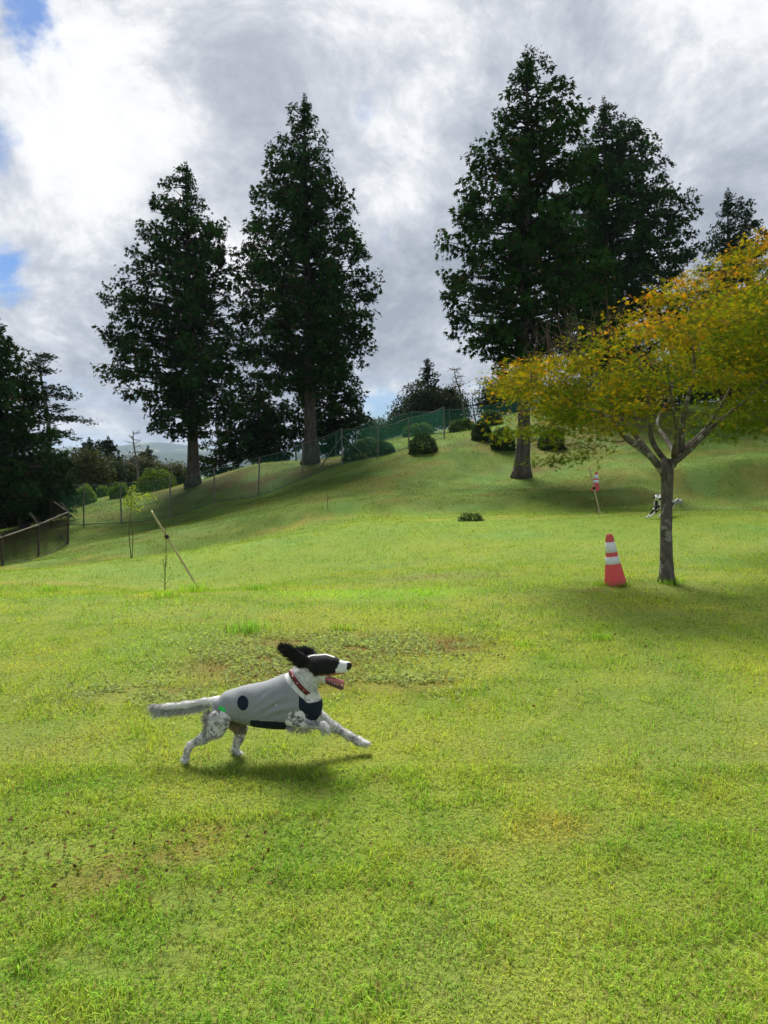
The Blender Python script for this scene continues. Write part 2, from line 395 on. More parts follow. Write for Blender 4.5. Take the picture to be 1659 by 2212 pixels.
def lawn_color(x, y):
    p = np.stack([x, y], 1)
    n1 = fbm(p / 3.1, 1, 3); n2 = fbm(p / .75, 5, 3); n3 = fbm(p / .22, 11, 2)
    c = np.array([.125, .185, .030])[None] * np.ones((len(x), 1))
    def mixin(c, m, colr): return c * (1 - m[:, None]) + np.array(colr)[None] * m[:, None]
    c = mixin(c, .75 * sstep(.42, .68, n1), (.185, .225, .026))
    c = mixin(c, .55 * sstep(.50, .72, n2), (.225, .225, .055))
    c = mixin(c, .55 * sstep(.52, .75, n3), (.07, .15, .02))
    c = mixin(c, .45 * sstep(.52, .75, fbm(p / .3, 71, 2)), (.21, .235, .05))
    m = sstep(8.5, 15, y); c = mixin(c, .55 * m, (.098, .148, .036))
    edge = bank_edge(x) + 1.4 * (fbm(p / 1.7, 61, 2) - .5)
    m = sstep(-.5, .5, y - edge); c = mixin(c, m * .80, (.056, .090, .020))      # rough, unmown bank
    for e in TAN: c = mixin(c, .62 * ell(x, y, *e, .8) * sstep(.42, .62, .5 * n2 + .5 * n3), (.235, .185, .065))
    for e in BROWN: c = mixin(c, .6 * ell(x, y, *e, .8) * sstep(.46, .62, .35 * n2 + .65 * n3), (.105, .060, .028))
    for e in BARE_SHADED: c = mixin(c, .92 * ell(x, y, *e, .7) * sstep(.22, .5, n2 + .15), (.062, .043, .024))  # bare soil, its brown darkened to carry the trees' shade
    hillm = sstep(22, 27, y)
    c = mixin(c, .6 * sstep(.50, .66, fbm(p / 1.3 + 3, 91, 3)) * hillm, (.105, .090, .032))
    c = mixin(c, .6 * sstep(.50, .66, fbm(p / .9 + 13, 93, 3)) * hillm, (.034, .068, .014))
    c = mixin(c, .6 * ell(x, y, -.05, 9.6, 1.5, .6), (.15, .30, .02))
    for e in CLOVER: c = mixin(c, .85 * ell(x, y, *e) * sstep(.32, .52, .4 * n2 + .6 * n3), (.11, .055, .027))          # lush strip
    c = mixin(c, .4 * ell(x, y, -1.9, 6.6, .8, 1.0), (.10, .20, .07))          # bluish grass
    c = mixin(c, .3 * ell(x, y, -2.2, 8.0, 1.2, .7), (.12, .21, .075))
    c = mixin(c, .45 * sstep(.6, .78, fbm(p / 1.4, 31, 2)) * sstep(2, 12, y), (.09, .17, .06))
    rust = sstep(.60, .70, fbm(p / .16, 81, 3)) * sstep(.45, .62, fbm(p / .9 + 5, 83, 2)) * (1 - sstep(6.5, 9, y)) * (.3 + .7 * (1 - sstep(-.6, .9, x))) * sstep(-2.9, -2.0, x)
    c = mixin(c, .6 * rust, (.125, .070, .028))
    c = mixin(c, .40 * sstep(.54, .72, fbm(p / .8 + 9, 87, 3)), (.115, .165, .055))
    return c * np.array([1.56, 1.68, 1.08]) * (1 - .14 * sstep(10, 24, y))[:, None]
def thin(x, y):
    """how much of the sward is missing"""
    b = np.zeros(len(x))
    for e in BROWN: b = np.maximum(b, .75 * ell(x, y, *e))
    for e in CLOVER: b = np.maximum(b, .92 * ell(x, y, *e))
    for e in BARE_SHADED: b = np.maximum(b, .85 * ell(x, y, *e, .7))
    p = np.stack([x, y], 1)
    b = np.maximum(b, .9 * sstep(.60, .70, fbm(p / .16, 81, 3)) * sstep(.45, .62, fbm(p / .9 + 5, 83, 2)) * (1 - sstep(6.5, 9, y)) * (.3 + .7 * (1 - sstep(-.6, .9, x))) * sstep(-2.9, -2.0, x))
    return b

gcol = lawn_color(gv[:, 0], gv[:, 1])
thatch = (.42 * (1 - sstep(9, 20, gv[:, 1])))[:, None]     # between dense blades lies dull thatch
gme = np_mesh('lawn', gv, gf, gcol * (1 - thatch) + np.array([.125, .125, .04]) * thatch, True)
m, t = new_mat('lawn_ground'); pp = pos_co(t)
c = attr(t, 'col')
n1 = noise(pp, 9.0, 6, .65, nt_=t); n2 = noise(pp, 38.0, 4, .7, nt_=t); n0 = noise(pp, .55, 4, .6, nt_=t)
c = mixc(ramp(n1, [(.38, 0.0), (.7, .75)], t), c, vmath('MULTIPLY', c, (1.25, 1.12, 1.2), t).outputs[0], t)
c = mixc(fmath('MULTIPLY', ramp(n2, [(.45, 0.0), (.75, 1.0)], t), .55, t), c, (.055, .05, .02), t)
c = mixc(fmath('MULTIPLY', ramp(n0, [(.55, 0.0), (.75, 1.0)], t), .3, t), c, (.16, .15, .05), t)
finish(t, principled(t, c, .95, .1, fmath('ADD', n1, n2, t), 0, .8, .05))
lawn = tag(link('lawn', gme, m), 'wide mown lawn rising to a grassy bank on the right', None, None, 'structure')

# distant hills
def ridge(name, dist, depth, crest, mat, label, seed):
    xs = np.linspace(-dist * 1.6, dist * 1.6, 220); ts = np.linspace(-1, 1, 15)
    X, T = np.meshgrid(xs, ts)
    prof = np.interp(X[0], *zip(*crest)) + (fbm(np.stack([xs / dist * 9, xs * 0], 1), seed, 4) - .5) * dist * .012
    Z = -60 + (prof[None] + 60) * np.cos(T * np.pi / 2) ** .8
    Y = dist + T * depth + (fbm(np.stack([X.ravel() / 300, T.ravel()], 1), seed + 3, 3).reshape(X.shape) - .5) * depth * .3
    n = len(xs); k = (np.arange(14)[:, None] * n + np.arange(n - 1)[None]).ravel()
    o = link(name, np_mesh(name, np.stack([X.ravel(), Y.ravel(), Z.ravel()], 1), np.stack([k, k + 1, k + n + 1, k + n], 1), None, True), mat)
    return tag(o, label, None, None, 'structure')
def hill_mat(name, wood, field, sc_, thr):
    m, t = new_mat(name); p = pos_co(t)
    n = noise(vmath('MULTIPLY', p, (1, 1, 3), t).outputs[0], sc_, 5, .6, nt_=t)
    c = mixc(ramp(n, [(thr, 0.0), (thr + .05, 1.0)], t), wood, field, t)
    finish(t, principled(t, c, .95, .1)); return m
def cr(dist, pts): return [((px - 829.5) / FPX * dist, CAM_H + (990 - py) / FPX * dist) for px, py in pts]
ridge('hills', 3600, 700, cr(3600, [(-2000, 960), (0, 975), (230, 970), (290, 963), (330, 955), (370, 952), (410, 955), (470, 965), (800, 985), (3000, 985)]),
      hill_mat('far_hill', (.030, .050, .045), (.13, .16, .09), .0035, .56), 'pale blue green hills with light fields far behind', 4)
ridge('hills', 2100, 350, cr(2100, [(-2000, 985), (250, 992), (330, 978), (380, 975), (420, 974), (600, 980), (3000, 990)]),
      hill_mat('near_hill', (.03, .05, .04), (.05, .07, .05), .004, .6), 'dark wooded ridge in front of the far hills', 8)

# ------------------------------------------------------------------ grass
def grass_points(y0, y1, dens, margin):
    area_w = lambda y: 1.06 * y + margin
    n = int(dens * (y1 - y0) * (area_w(y0) + area_w(y1)) / 2)
    y = rng.uniform(y0, y1, int(n * 1.6)); wv = area_w(y); keep = rng.random(len(y)) < wv / area_w(y1); y = y[keep][:n]
    x = (rng.random(len(y)) - .5) * area_w(y)
    return x, y
def blades(x, y, h, wd, lean, bend=True):
    n = len(x); z = G(x, y) - .004
    p0 = np.stack([x, y, z], 1); a = rng.uniform(0, 2 * np.pi, n)
    d = np.stack([np.cos(a), np.sin(a), np.zeros(n)], 1)
    q = np.stack([-np.sin(a), np.cos(a), np.zeros(n)], 1)
    ln = lean * rng.random(n) ** .7
    h = h * rng.uniform(.55, 1.25, n); wd = wd * rng.uniform(.7, 1.3, n)
    up = np.array([0, 0, 1.0])
    tip = p0 + d * (h * np.sin(ln * 1.3))[:, None] + up * (h * np.cos(ln * 1.1))[:, None]
    midp = p0 + d * (h * .5 * np.sin(ln * .6))[:, None] + up * (h * .5 * np.cos(ln * .4))[:, None]
    s = q * wd[:, None] * .5
    # blades look their length in whichever way they turn
    if bend:
        V = np.stack([p0 - s, p0 + s, midp - s * .8, midp + s * .8, tip], 1)
        T = np.array([(0, 1, 3), (0, 3, 2), (2, 3, 4)])
    else:
        V = np.stack([p0 - s, p0 + s, tip], 1); T = np.array([(0, 1, 2)])
    k = V.shape[1]
    F = T[None] + (np.arange(n) * k)[:, None, None]
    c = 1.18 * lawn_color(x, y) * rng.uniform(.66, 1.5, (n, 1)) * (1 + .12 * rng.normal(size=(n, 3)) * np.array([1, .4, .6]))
    dry = rng.random(n) < .10
    c[dry] = np.array([.32, .26, .11]) * rng.uniform(.7, 1.1, (dry.sum(), 1))
    return V.reshape(-1, 3), F.reshape(-1, 3), np.repeat(np.clip(c, .005, .6), k, axis=0)
def stuff(name, parts, mat, label, cat):
    V, F, C, o = [], [], [], 0
    for v, f, c in parts:
        V.append(v); F.append(f + o); C.append(c); o += len(v)
    ob = link(name, np_mesh(name, np.vstack(V), np.vstack(F), np.vstack(C)), mat)
    return tag(ob, label, cat, None, 'stuff')
gp = []
for y0, y1, dens, mg, h, wd, lean, bd in [(1.6, 4.0, 9000, 1.6, .046, .0036, 1.45, True), (4.0, 7.5, 5200, 2.0, .046, .0056, 1.4, False), (7.5, 13, 1800, 2.5, .046, .0080, 1.3, False),
                                    (13, 22, 560, 3, .048, .012, 1.2, False), (22, 36, 220, 3, .065, .021, 1.2, False), (36, 47, 80, 2, .09, .033, 1.1, False)]:
    x, y = grass_points(y0, y1, dens, mg)
    p = np.stack([x, y], 1); tf = fbm(p / .5, 41, 3)
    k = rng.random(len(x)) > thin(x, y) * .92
    x, y, tf = x[k], y[k], tf[k]
    tf2 = fbm(np.stack([x, y], 1) / .17, 43, 2); gp.append(blades(x, y, h * (.35 + .75 * tf + .75 * sstep(.5, .8, tf2)), wd, lean, bd))
# taller tufts here and there
for px, py, sz, n in [(537, 1368, .13, 260), (740, 1365, .09, 160), (1300, 1385, .08, 120), (1130, 1400, .07, 120), (420, 1262, .16, 200), (1445, 1262, .10, 260), (1300, 1262, .08, 120), (1345, 1265, .08, 120), (360, 1284, .12, 140), (560, 1255, .10, 160), (330, 1215, .10, 120), (110, 1225, .14, 200)]:
    d = 1.7 * FPX / (py - 990); b = at(px, py, d if d < 11 else 11.5)
    x = b.x + rng.normal(size=n) * sz * .8; y = b.y + rng.normal(size=n) * sz * .8
    v = blades(x, y, sz, .006, .8, True); gp.append((v[0], v[1], np.clip(v[2] * np.array([.8, 1.05, .9]), 0, 1)))
stuff('grass', gp, M['grass'], 'short green and straw coloured grass over the whole lawn', 'grass')
# clover and low weeds
cp = []
for cx, cy, rx, ry in CLOVER:
    n = int(2300 * rx * ry * 3.2)
    x = cx + rng.normal(size=n) * rx * .62; y = cy + rng.normal(size=n) * ry * .62
    k = fbm(np.stack([x, y], 1) / .28, 51, 2) > .42; x, y = x[k], y[k]; n = len(x)
    p = np.stack([x, y, G(x, y) + rng.uniform(.012, .035, n)], 1)
    zd = norm(np.array([0, 0, 1.0]) + .5 * rng.normal(size=(n, 3)))
    c = np.array([.30, .38, .15]) * rng.uniform(.6, 1.35, (n, 1)); cp.append(place(CLOV, p, rdir(n), zd, rng.uniform(.016, .034, n), c))
for e in [(3.0, 8.5, 3.2, 2.2), (-1.2, 3.2, 1.6, 1.0), (1.0, 7.3, 2.5, 1.0)]:
    n = 1500; x = e[0] + rng.normal(size=n) * e[2] * .6; y = e[1] + rng.normal(size=n) * e[3] * .6; k = y > 1.7; x, y = x[k], y[k]; n = len(x)
    p = np.stack([x, y, G(x, y) + rng.uniform(.01, .03, n)], 1)
    c = np.array([.13, .21, .05]) * rng.uniform(.6, 1.35, (n, 1)); cp.append(place(CLOV, p, rdir(n), norm(np.array([0, 0, 1.0]) + .5 * rng.normal(size=(n, 3))), rng.uniform(.012, .022, n), c))
stuff('clover', cp, M['grass'], 'patches of small pale clover leaves in the bare grass', 'clover')
fp = []
for cx, cy, rx, ry, n in [(3.6, 9.0, 2.6, 1.5, 900), (-1.0, 6.2, 1.1, 1.0, 420), (0.2, 6.5, 1.2, .5, 220), (-1.3, 3.0, .9, .35, 260), (.9, 11.2, 1.1, .5, 260), (2.2, 6.5, 2.2, 1.4, 260)]:
    x = cx + rng.normal(size=n) * rx * .6; y = cy + rng.normal(size=n) * ry * .6; k = y > 1.7; x, y = x[k], y[k]; n = len(x)
    p = np.stack([x, y, G(x, y) + rng.uniform(.012, .035, n)], 1)
    c = np.array([.13, .075, .032]) * rng.uniform(.4, 1.3, (n, 1)); fp.append(place(LEAF, p, rdir(n) * np.array([1, 1, .25]), norm(np.array([0, 0, 1.0]) + .5 * rng.normal(size=(n, 3))), rng.uniform(.015, .034, n), c))
stuff('fallen_leaves', fp, M['grass'], 'scattered brown fallen leaves lying in the grass', 'fallen leaves')

# ------------------------------------------------------------------ trees
def trunk_mesh(base, top, r0, r1, n=14, seg=18, flare=.55, wob=.05, seed=0):
    r = np.random.default_rng(seed); h = top - base; t = np.linspace(0, 1, seg) ** 1.4
    pts = base[None] + h[None] * t[:, None]
    wobv = np.cumsum(r.normal(size=(seg, 2)), 0) * wob * .3; wobv -= wobv[0]; pts[:, :2] += wobv * (1 - t[:, None])
    zz = t * np.linalg.norm(h)
    rad = (r0 + (r1 - r0) * t) * (1 + flare * np.exp(-zz / (r0 * 1.6)))
    V, F = tube_arrays(pts, rad, n, True, .14, seed)
    return V, F, pts
def conifer(name, label, px_base, py_base, d, trunk_top, prof, r0, seed, group, dens=1.0, base_col=(.025, .047, .016), spray=.34, tpl=FAN, droop=.75, lift=.15, mat='conifer', bark='bark', axis_px=None, lev=.45, per=8):
    """prof: rows (y, left x, right x) of the crown outline read at distance d"""
    r = np.random.default_rng(seed)
    b = atv(px_base, py_base, d); b[2] = gz(b[0], b[1]) - .08
    tp = atv(*trunk_top, d)
    o = thing(name, b, label, 'tree', group)
    V, F, pts = trunk_mesh(np.zeros(3), tp - b, r0, .03, seed=seed, flare=.7)
    me = np_mesh('trunk', V, F, None, True); link('trunk', me, M[bark], o)
    ys = np.array([p[0] for p in prof], float)
    zs = np.array([at(829, y, d).z for y in ys]) - b[2]
    k = d / FPX
    def axis(z): return np.array([np.interp(z, pts[:, 2], pts[:, i]) for i in (0, 1)]).T
    ax = axis(zs)[:, 0] + b[0]
    left = ax - np.array([(p[1] - 829.5) * k for p in prof]); right = np.array([(p[2] - 829.5) * k for p in prof]) - ax
    order = np.argsort(zs); zs, left, right = zs[order], np.maximum(left[order], .05), np.maximum(right[order], .05)
    z0, z1 = zs[0], zs[-1]
    P_, O_, S_l = [], [], []; br = []
    z = z0
    while z < z1 - .1:
        a0 = r.uniform(0, 6.28)
        nb = per if z < z1 - 2.5 else max(3, per - 2)
        for j in range(nb):
            a = a0 + j * 6.283 / nb + r.normal() * .25; zz = z + r.uniform(-.5, .5) * lev
            zq = min(max(zz, z0), z1)
            rl, rr = np.interp(zq, zs, left), np.interp(zq, zs, right)
            u = (1 + math.cos(a)) / 2; u = u * u * (3 - 2 * u)
            Lb = (rl + (rr - rl) * u) * r.uniform(.80, 1.06)
            s = axis(np.array([max(zz - Lb * lift, .3)]))[0]
            start = np.array([s[0], s[1], max(zz - Lb * lift, .3)])
            outv = np.array([math.cos(a), math.sin(a), 0])
            nseg = 6; tt = np.linspace(0, 1, nseg)
            bp = start + outv * (Lb * tt)[:, None] + np.array([0, 0, 1.0]) * (Lb * (lift * 1.7 * tt - lift * .75 * tt ** 2))[:, None]
            bp[1:-1] += r.normal(size=(nseg - 2, 3)) * .05 * Lb * .4
            if Lb > .5: br.append(tube_arrays(bp, np.linspace(.035 + .012 * Lb, .008, nseg), 4, False))
            m = max(2, int(Lb / .50 * dens))
            tq = np.clip(1 - (1 - .12) * r.random(m) ** 1.25, 0, 1); tq[0] = 1.0
            cpos = np.stack([np.interp(tq, tt, bp[:, i]) for i in range(3)], 1) + r.normal(size=(m, 3)) * np.array([.17, .17, .12]) * min(1, Lb / 1.2)
            P_.append(cpos); O_.append(np.repeat(outv[None], m, 0)); S_l.append(np.full(m, min(1, .45 + Lb * .28)))
        z += lev
    zt = np.linspace(max(z0, z1 - 1.4), z1 + .15, 16); at_ = axis(zt)
    P_.append(np.column_stack([at_, zt]) + r.normal(size=(16, 3)) * np.array([.05, .05, .02])); ao = r.uniform(0, 6.28, 16)
    O_.append(np.stack([np.cos(ao), np.sin(ao), np.full(16, .6)], 1)); S_l.append(np.linspace(.75, .28, 16))
    C = np.vstack(P_); O = np.vstack(O_); SZ = np.concatenate(S_l)
    kf = 19
    n = len(C) * kf
    pos = np.repeat(C, kf, 0) + np.clip(r.normal(size=(n, 3)), -1.35, 1.35) * np.array([.22, .22, .16]) * np.repeat(SZ, kf)[:, None]
    od = np.repeat(O, kf, 0)
    yd = norm(od * r.uniform(.1, 1.0, (n, 1)) + r.normal(size=(n, 3)) * .55 + np.array([0, 0, -1]) * droop * r.uniform(.2, 1.3, (n, 1)))
    zd = norm(od + r.normal(size=(n, 3)) * .7 + np.array([0, 0, .5]))
    clump = np.repeat(r.uniform(.5, 1.7, (len(C), 1)), kf, 0)
    colr = np.array(base_col) * np.array([.66, .90, .62]) * clump * r.uniform(.7, 1.35, (n, 1))
    br_ = r.random(n) < .06; colr[br_] = np.array([.055, .042, .016]) * r.uniform(.6, 1.2, (br_.sum(), 1))
    V, F, Cc = place(tpl, pos, yd, zd, spray * .78 * r.uniform(.65, 1.3, n) * np.repeat(SZ, kf), colr)
    link('crown', np_mesh('crown', V, F, Cc), M[mat], o)
    if br:
        V, F = join(br); link('branches', np_mesh('branches', V, F, None, True), M['bough'], o)
    return o
T1 = [(357,399,404),(384,384,424),(416,356,437),(464,345,457),(476,343,486),(517,317,500),(577,309,520),(617,283,525),(657,242,528),(710,262,530),(766,246,530),(810,231,528),(847,262,526),(867,305,520),(900,330,505),(931,350,470)]
T2 = [(208,654,660),(243,637,679),(287,621,699),(331,595,708),(384,573,729),(416,568,747),(476,552,763),(529,538,772),(573,531,804),(633,520,815),(718,515,812),(750,520,815),(786,530,790),(811,545,766),(835,590,720)]
T3 = [(108,1135,1141),(124,1122,1152),(168,1100,1196),(215,1084,1230),(245,1070,1241),(300,1047,1236),(330,1018,1250),(415,993,1275),(455,975,1285),(530,962,1290),(585,980,1290),(640,965,1290),(690,966,1280),(715,985,1260),(745,1030,1230),(790,1058,1190)]
T4 = [(215,1301,1307),(245,1285,1320),(285,1262,1368),(330,1235,1392),(376,1210,1408),(450,1190,1452),(515,1180,1480),(555,1180,1482),(593,1185,1440),(658,1190,1436),(740,1200,1425),(800,1240,1380)]
conifer('cypress_tree', 'tall dark cypress with bare lower trunk, leftmost of the big cypresses', 418, 1048, 41, (402, 362), T1, .33, 11, 'big dark cypresses')
conifer('cypress_tree', 'tallest narrow dark cypress on the mound behind the fence', 671, 1000, 41, (657, 212), T2, .36, 12, 'big dark cypresses', 1.1)
conifer('cypress_tree', 'tall ragged dark cypress with grey trunk on the slope behind the maple', 1127, 1030, 32, (1139, 112), T3, .30, 13, 'big dark cypresses', 1.0)
conifer('cypress_tree', 'dense dark cypress with wispy top right of the ragged cypress', 1310, 893, 46.5, (1304, 218), T4, .40, 14, 'big dark cypresses', 1.25)
conifer('fir_tree', 'pointed dark fir on the skyline above the maple at the right', 1572, 900, 50, (1572, 415), [(412,1569,1574),(440,1552,1592),(480,1535,1618),(520,1518,1634),(560,1505,1632),(600,1500,1640),(700,1490,1650),(800,1480,1660),(860,1500,1640)], .25, 15, 'skyline conifers', 1.0, (.02, .036, .020), .34, FAN, .25, .25)
# left edge
conifer('cedar_tree', 'huge dark cedar filling the left edge of the picture', -70, 1170, 33, (-60, 610), [(612,-64,-56),(700,-150,5),(755,-190,40),(800,-220,54),(830,-230,74),(880,-250,78),(915,-260,100),(970,-280,120),(1010,-290,126),(1060,-290,120),(1095,-280,95)], .4, 16, 'dark trees at the left edge', 1.2, (.020, .038, .014), .36, FAN, .55, .1)
conifer('cedar_tree', 'lower dark cedar beside the wire fence at the left edge', 55, 1165, 37, (50, 880), [(880,46,54),(920,20,90),(970,-10,122),(1010,-25,128),(1050,-35,145),(1085,-35,160),(1105,-20,130)], .2, 17, 'dark trees at the left edge', 1.2, (.020, .038, .014), .34, FAN, .5, .1)
# between and behind the big cypresses
conifer('evergreen_tree', 'dark evergreen crown filling the gap between the two left cypresses', 560, 1005, 50, (560, 800), [(805,550,570),(840,515,610),(880,500,630),(930,490,650),(965,490,655),(985,500,640)], .2, 18, 'evergreens behind the left cypresses', 1.3, (.020, .042, .014), .38, FAN, .4, .15)
conifer('evergreen_tree', 'dark evergreen with feathery right side behind the tallest cypress', 715, 985, 49, (712, 770), [(772,700,722),(800,670,768),(840,650,775),(870,645,782),(900,640,790),(925,640,796),(955,650,770),(975,670,730)], .2, 19, 'evergreens behind the left cypresses', 1.2, (.020, .042, .014), .36, FAN, .2, .3)
conifer('evergreen_tree', 'low dark evergreen just right of the leftmost cypress trunk', 478, 1030, 50, (476, 925), [(928,470,482),(950,445,510),(980,432,525),(1010,430,530),(1025,440,520)], .15, 20, 'evergreens behind the left cypresses', 1.2, (.024, .046, .016), .36, FAN, .3, .2)
# skyline conifers left and centre
conifer('fir_tree', 'small dark fir on the left skyline, nearer the dead pine', 193, 1030, 72, (193, 947), [(948,191,195),(962,182,204),(980,176,211),(1000,172,215),(1020,174,214)], .15, 21, 'skyline conifers', .9, (.018, .034, .022), .5, FAN, .2, .2)
conifer('fir_tree', 'broader dark fir on the left skyline beside the pale hills', 233, 1030, 72, (233, 945), [(946,229,237),(958,214,246),(975,208,258),(1000,204,262),(1025,206,262)], .18, 22, 'skyline conifers', 1.1, (.018, .034, .022), .5, FAN, .25, .2)
conifer('fir_tree', 'little dark fir in front of the pale hills', 318, 1030, 75, (320, 966), [(967,317,323),(980,306,334),(1000,300,341),(1025,302,340)], .12, 23, 'skyline conifers', 1.0, (.018, .034, .022), .5, FAN, .25, .2)
conifer('spruce_tree', 'layered dark spruce rising above the round tree on the ridge', 930, 930, 56, (923, 778), [(779,920,926),(795,911,935),(806,908,947),(820,912,940),(830,905,966),(845,900,975),(870,890,985),(900,888,990)], .16, 24, 'skyline conifers', .8, (.018, .032, .018), .42, FAN, .1, .12, 'conifer', 'bark', None, .55, 5)

def broadleaf(name, label, px, py, d, lobes, colr, seed, group, leaf=.16, n_per=26, r0=.14, tpl=LEAF, mat='broad', trunk=True):
    """lobes: (x, y, half width, half height) of the crown's masses, read at distance d"""
    r = np.random.default_rng(seed); k = d / FPX
    b = atv(px, py, d); b[2] = gz(b[0], b[1]) - .06
    o = thing(name, b, label, 'tree', group)
    pos, out = [], []; br = []
    fork = np.array([0, 0, .35 * (at(lobes[0][0], lobes[0][1], d).z - b[2])])
    for (lx, ly, hw, hh) in lobes:
        c = atv(lx, ly, d) - b; c[1] += r.uniform(-.5, .5) * hw * k
        rad = np.array([hw * k, hw * k * .9, hh * k])
        nc = int(60 + 26 * rad[0] * rad[2] / (leaf * 4))
        nc = min(nc, 420)
        u = rdir(nc, r); rr = r.uniform(.55, 1.05, (nc, 1)) ** .6 * (.82 + .36 * vnoise(u * 2.3 + seed, 5)[:, None])
        pos.append(c + u * rr * rad); out.append(u)
        br.append(tube_arrays(curve_pts([fork, (fork + c) / 2 + r.normal(size=3) * .15, c], 7), np.linspace(r0 * .55, r0 * .15, 7), 6, False))
    C = np.vstack(pos); U = np.vstack(out); n = len(C) * n_per
    p = np.repeat(C, n_per, 0) + r.normal(size=(n, 3)) * leaf * 1.35
    ud = np.repeat(U, n_per, 0)
    cl = np.repeat(r.uniform(.6, 1.45, (len(C), 1)), n_per, 0)
    cc = np.array(colr) * cl * r.uniform(.7, 1.3, (n, 1))
    V, F, Cc = place(tpl, p, norm(ud * .5 + rdir(n, r) + np.array([0, 0, -.3])), norm(ud + rdir(n, r) * .7 + np.array([0, 0, .6])), leaf * r.uniform(.7, 1.3, n), cc)
    link('crown', np_mesh('crown', V, F, Cc), M[mat], o)
    tr = tube_arrays(np.array([np.zeros(3), fork * .5, fork]), [r0 * 1.3, r0, r0 * .8], 8, False)
    link('trunk', np_mesh('trunk', *tr, None, True), M['bark'], o)
    link('branches', np_mesh('branches', *join(br), None, True), M['bark'], o)
    return o
BG = 'trees beyond the fence'
broadleaf('round_tree', 'bronze green round tree beside the dark cedar on the left', 168, 1085, 55, [(165, 1005, 42, 32), (140, 1035, 32, 38), (198, 1025, 34, 28), (170, 1050, 45, 26)], (.050, .062, .016), 31, BG, .22)
broadleaf('round_tree', 'grey green low tree behind the round shrubs on the left', 255, 1070, 60, [(240, 1022, 30, 24), (272, 1030, 34, 24), (215, 1045, 30, 22), (262, 1050, 40, 20)], (.034, .054, .018), 32, BG, .22)
broadleaf('round_tree', 'brownish low tree in front of the little fir', 310, 1062, 62, [(300, 1012, 26, 22), (322, 1020, 28, 20), (345, 1030, 26, 18), (300, 1040, 36, 18)], (.055, .062, .030), 33, BG, .22)
broadleaf('round_tree', 'olive low tree beside the leftmost cypress trunk', 382, 1058, 58, [(375, 1025, 26, 18), (395, 1030, 24, 20), (360, 1040, 26, 16)], (.060, .078, .024), 34, BG, .2)
broadleaf('round_tree', 'broad olive tree on the ridge under the layered spruce', 935, 945, 56, [(915, 862, 42, 30), (960, 868, 44, 28), (895, 890, 46, 32), (985, 890, 30, 34), (940, 895, 46, 30), (868, 908, 28, 24)], (.036, .052, .020), 35, BG, .2)
broadleaf('round_tree', 'dark leafy tree on the ridge at the left tip of the maple', 1085, 920, 54, [(1075, 850, 34, 26), (1105, 862, 32, 40), (1060, 872, 24, 20), (1140, 860, 40, 44)], (.028, .050, .020), 36, BG, .2)
broadleaf('round_tree', 'pale low scrub tree on the ridge right of the tallest cypress', 822, 965, 60, [(815, 928, 22, 16), (838, 934, 22, 14), (800, 940, 18, 14)], (.06, .10, .045), 37, BG, .2)
broadleaf('round_tree', 'dark undergrowth tree beneath the dense cypress behind the maple', 1330, 930, 44, [(1290, 850, 60, 40), (1370, 840, 60, 48), (1440, 830, 50, 60), (1230, 870, 50, 36)], (.020, .036, .014), 38, BG, .22)
broadleaf('round_tree', 'dark leafy tree under the fir at the right skyline', 1560, 900, 48, [(1500, 800, 60, 70), (1570, 760, 70, 80), (1640, 780, 60, 90), (1700, 780, 60, 90), (1470, 690, 30, 60)], (.022, .042, .016), 39, BG, .22)

broadleaf('thicket', 'dark thicket behind the wire fence at the left edge', 20, 1150, 41, [(-60, 1110, 60, 40), (10, 1115, 50, 34), (70, 1100, 44, 36)], (.016, .030, .011), 40, 'dark trees at the left edge', .2)
broadleaf('thicket', 'dark thicket between the cedars and the bronze round tree', 120, 1110, 46, [(110, 1065, 34, 40), (140, 1075, 30, 26), (90, 1080, 40, 40)], (.018, .034, .012), 41, 'dark trees at the left edge', .2)

# half-bare pine and dead trees
def pine(px, py, d, top, arms, label):
    r = np.random.default_rng(44); b = atv(px, py, d); b[2] = gz(b[0], b[1]) - .05
    o = thing('pine_tree', b, label, 'tree', 'skyline conifers')
    ax = curve_pts([np.zeros(3), atv(106, 930, d) - b, atv(97, 860, d) - b, atv(88, 810, d) - b, atv(*top, d) - b], 20)
    link('trunk', np_mesh('trunk', *tube_arrays(ax, np.linspace(.17, .03, 20), 8), None, True), M['bark_dead'], o)
    br, P_ = [], []
    for (sx, sy, ex, ey, dy) in arms:
        s = atv(sx, sy, d) - b; e = atv(ex, ey, d) - b; e[1] += dy
        m_ = (s + e) / 2 + np.array([0, 0, .12]); pts = curve_pts([s, m_, e], 9); br.append(tube_arrays(pts, np.linspace(.06, .015, 9), 5, False))
        for q in pts[3:]: P_ += [q + r.normal(size=3) * np.array([.28, .28, .09]) for _ in range(3)]
    link('branches', np_mesh('branches', *join(br), None, True), M['bark_dead'], o)
    C = np.array(P_); kf = 8; n = len(C) * kf
    V, F, Cc = place(FAN, np.repeat(C, kf, 0) + r.normal(size=(n, 3)) * np.array([.2, .2, .06]), norm(rdir(n, r) * np.array([1, 1, .4]) + np.array([0, 0, .3])), norm(rdir(n, r) * .6 + np.array([0, 0, 1])), .26 * r.uniform(.6, 1.2, n), np.array([.022, .04, .022]) * r.uniform(.6, 1.5, (n, 1)))
    link('crown', np_mesh('crown', V, F, Cc), M['conifer'], o)
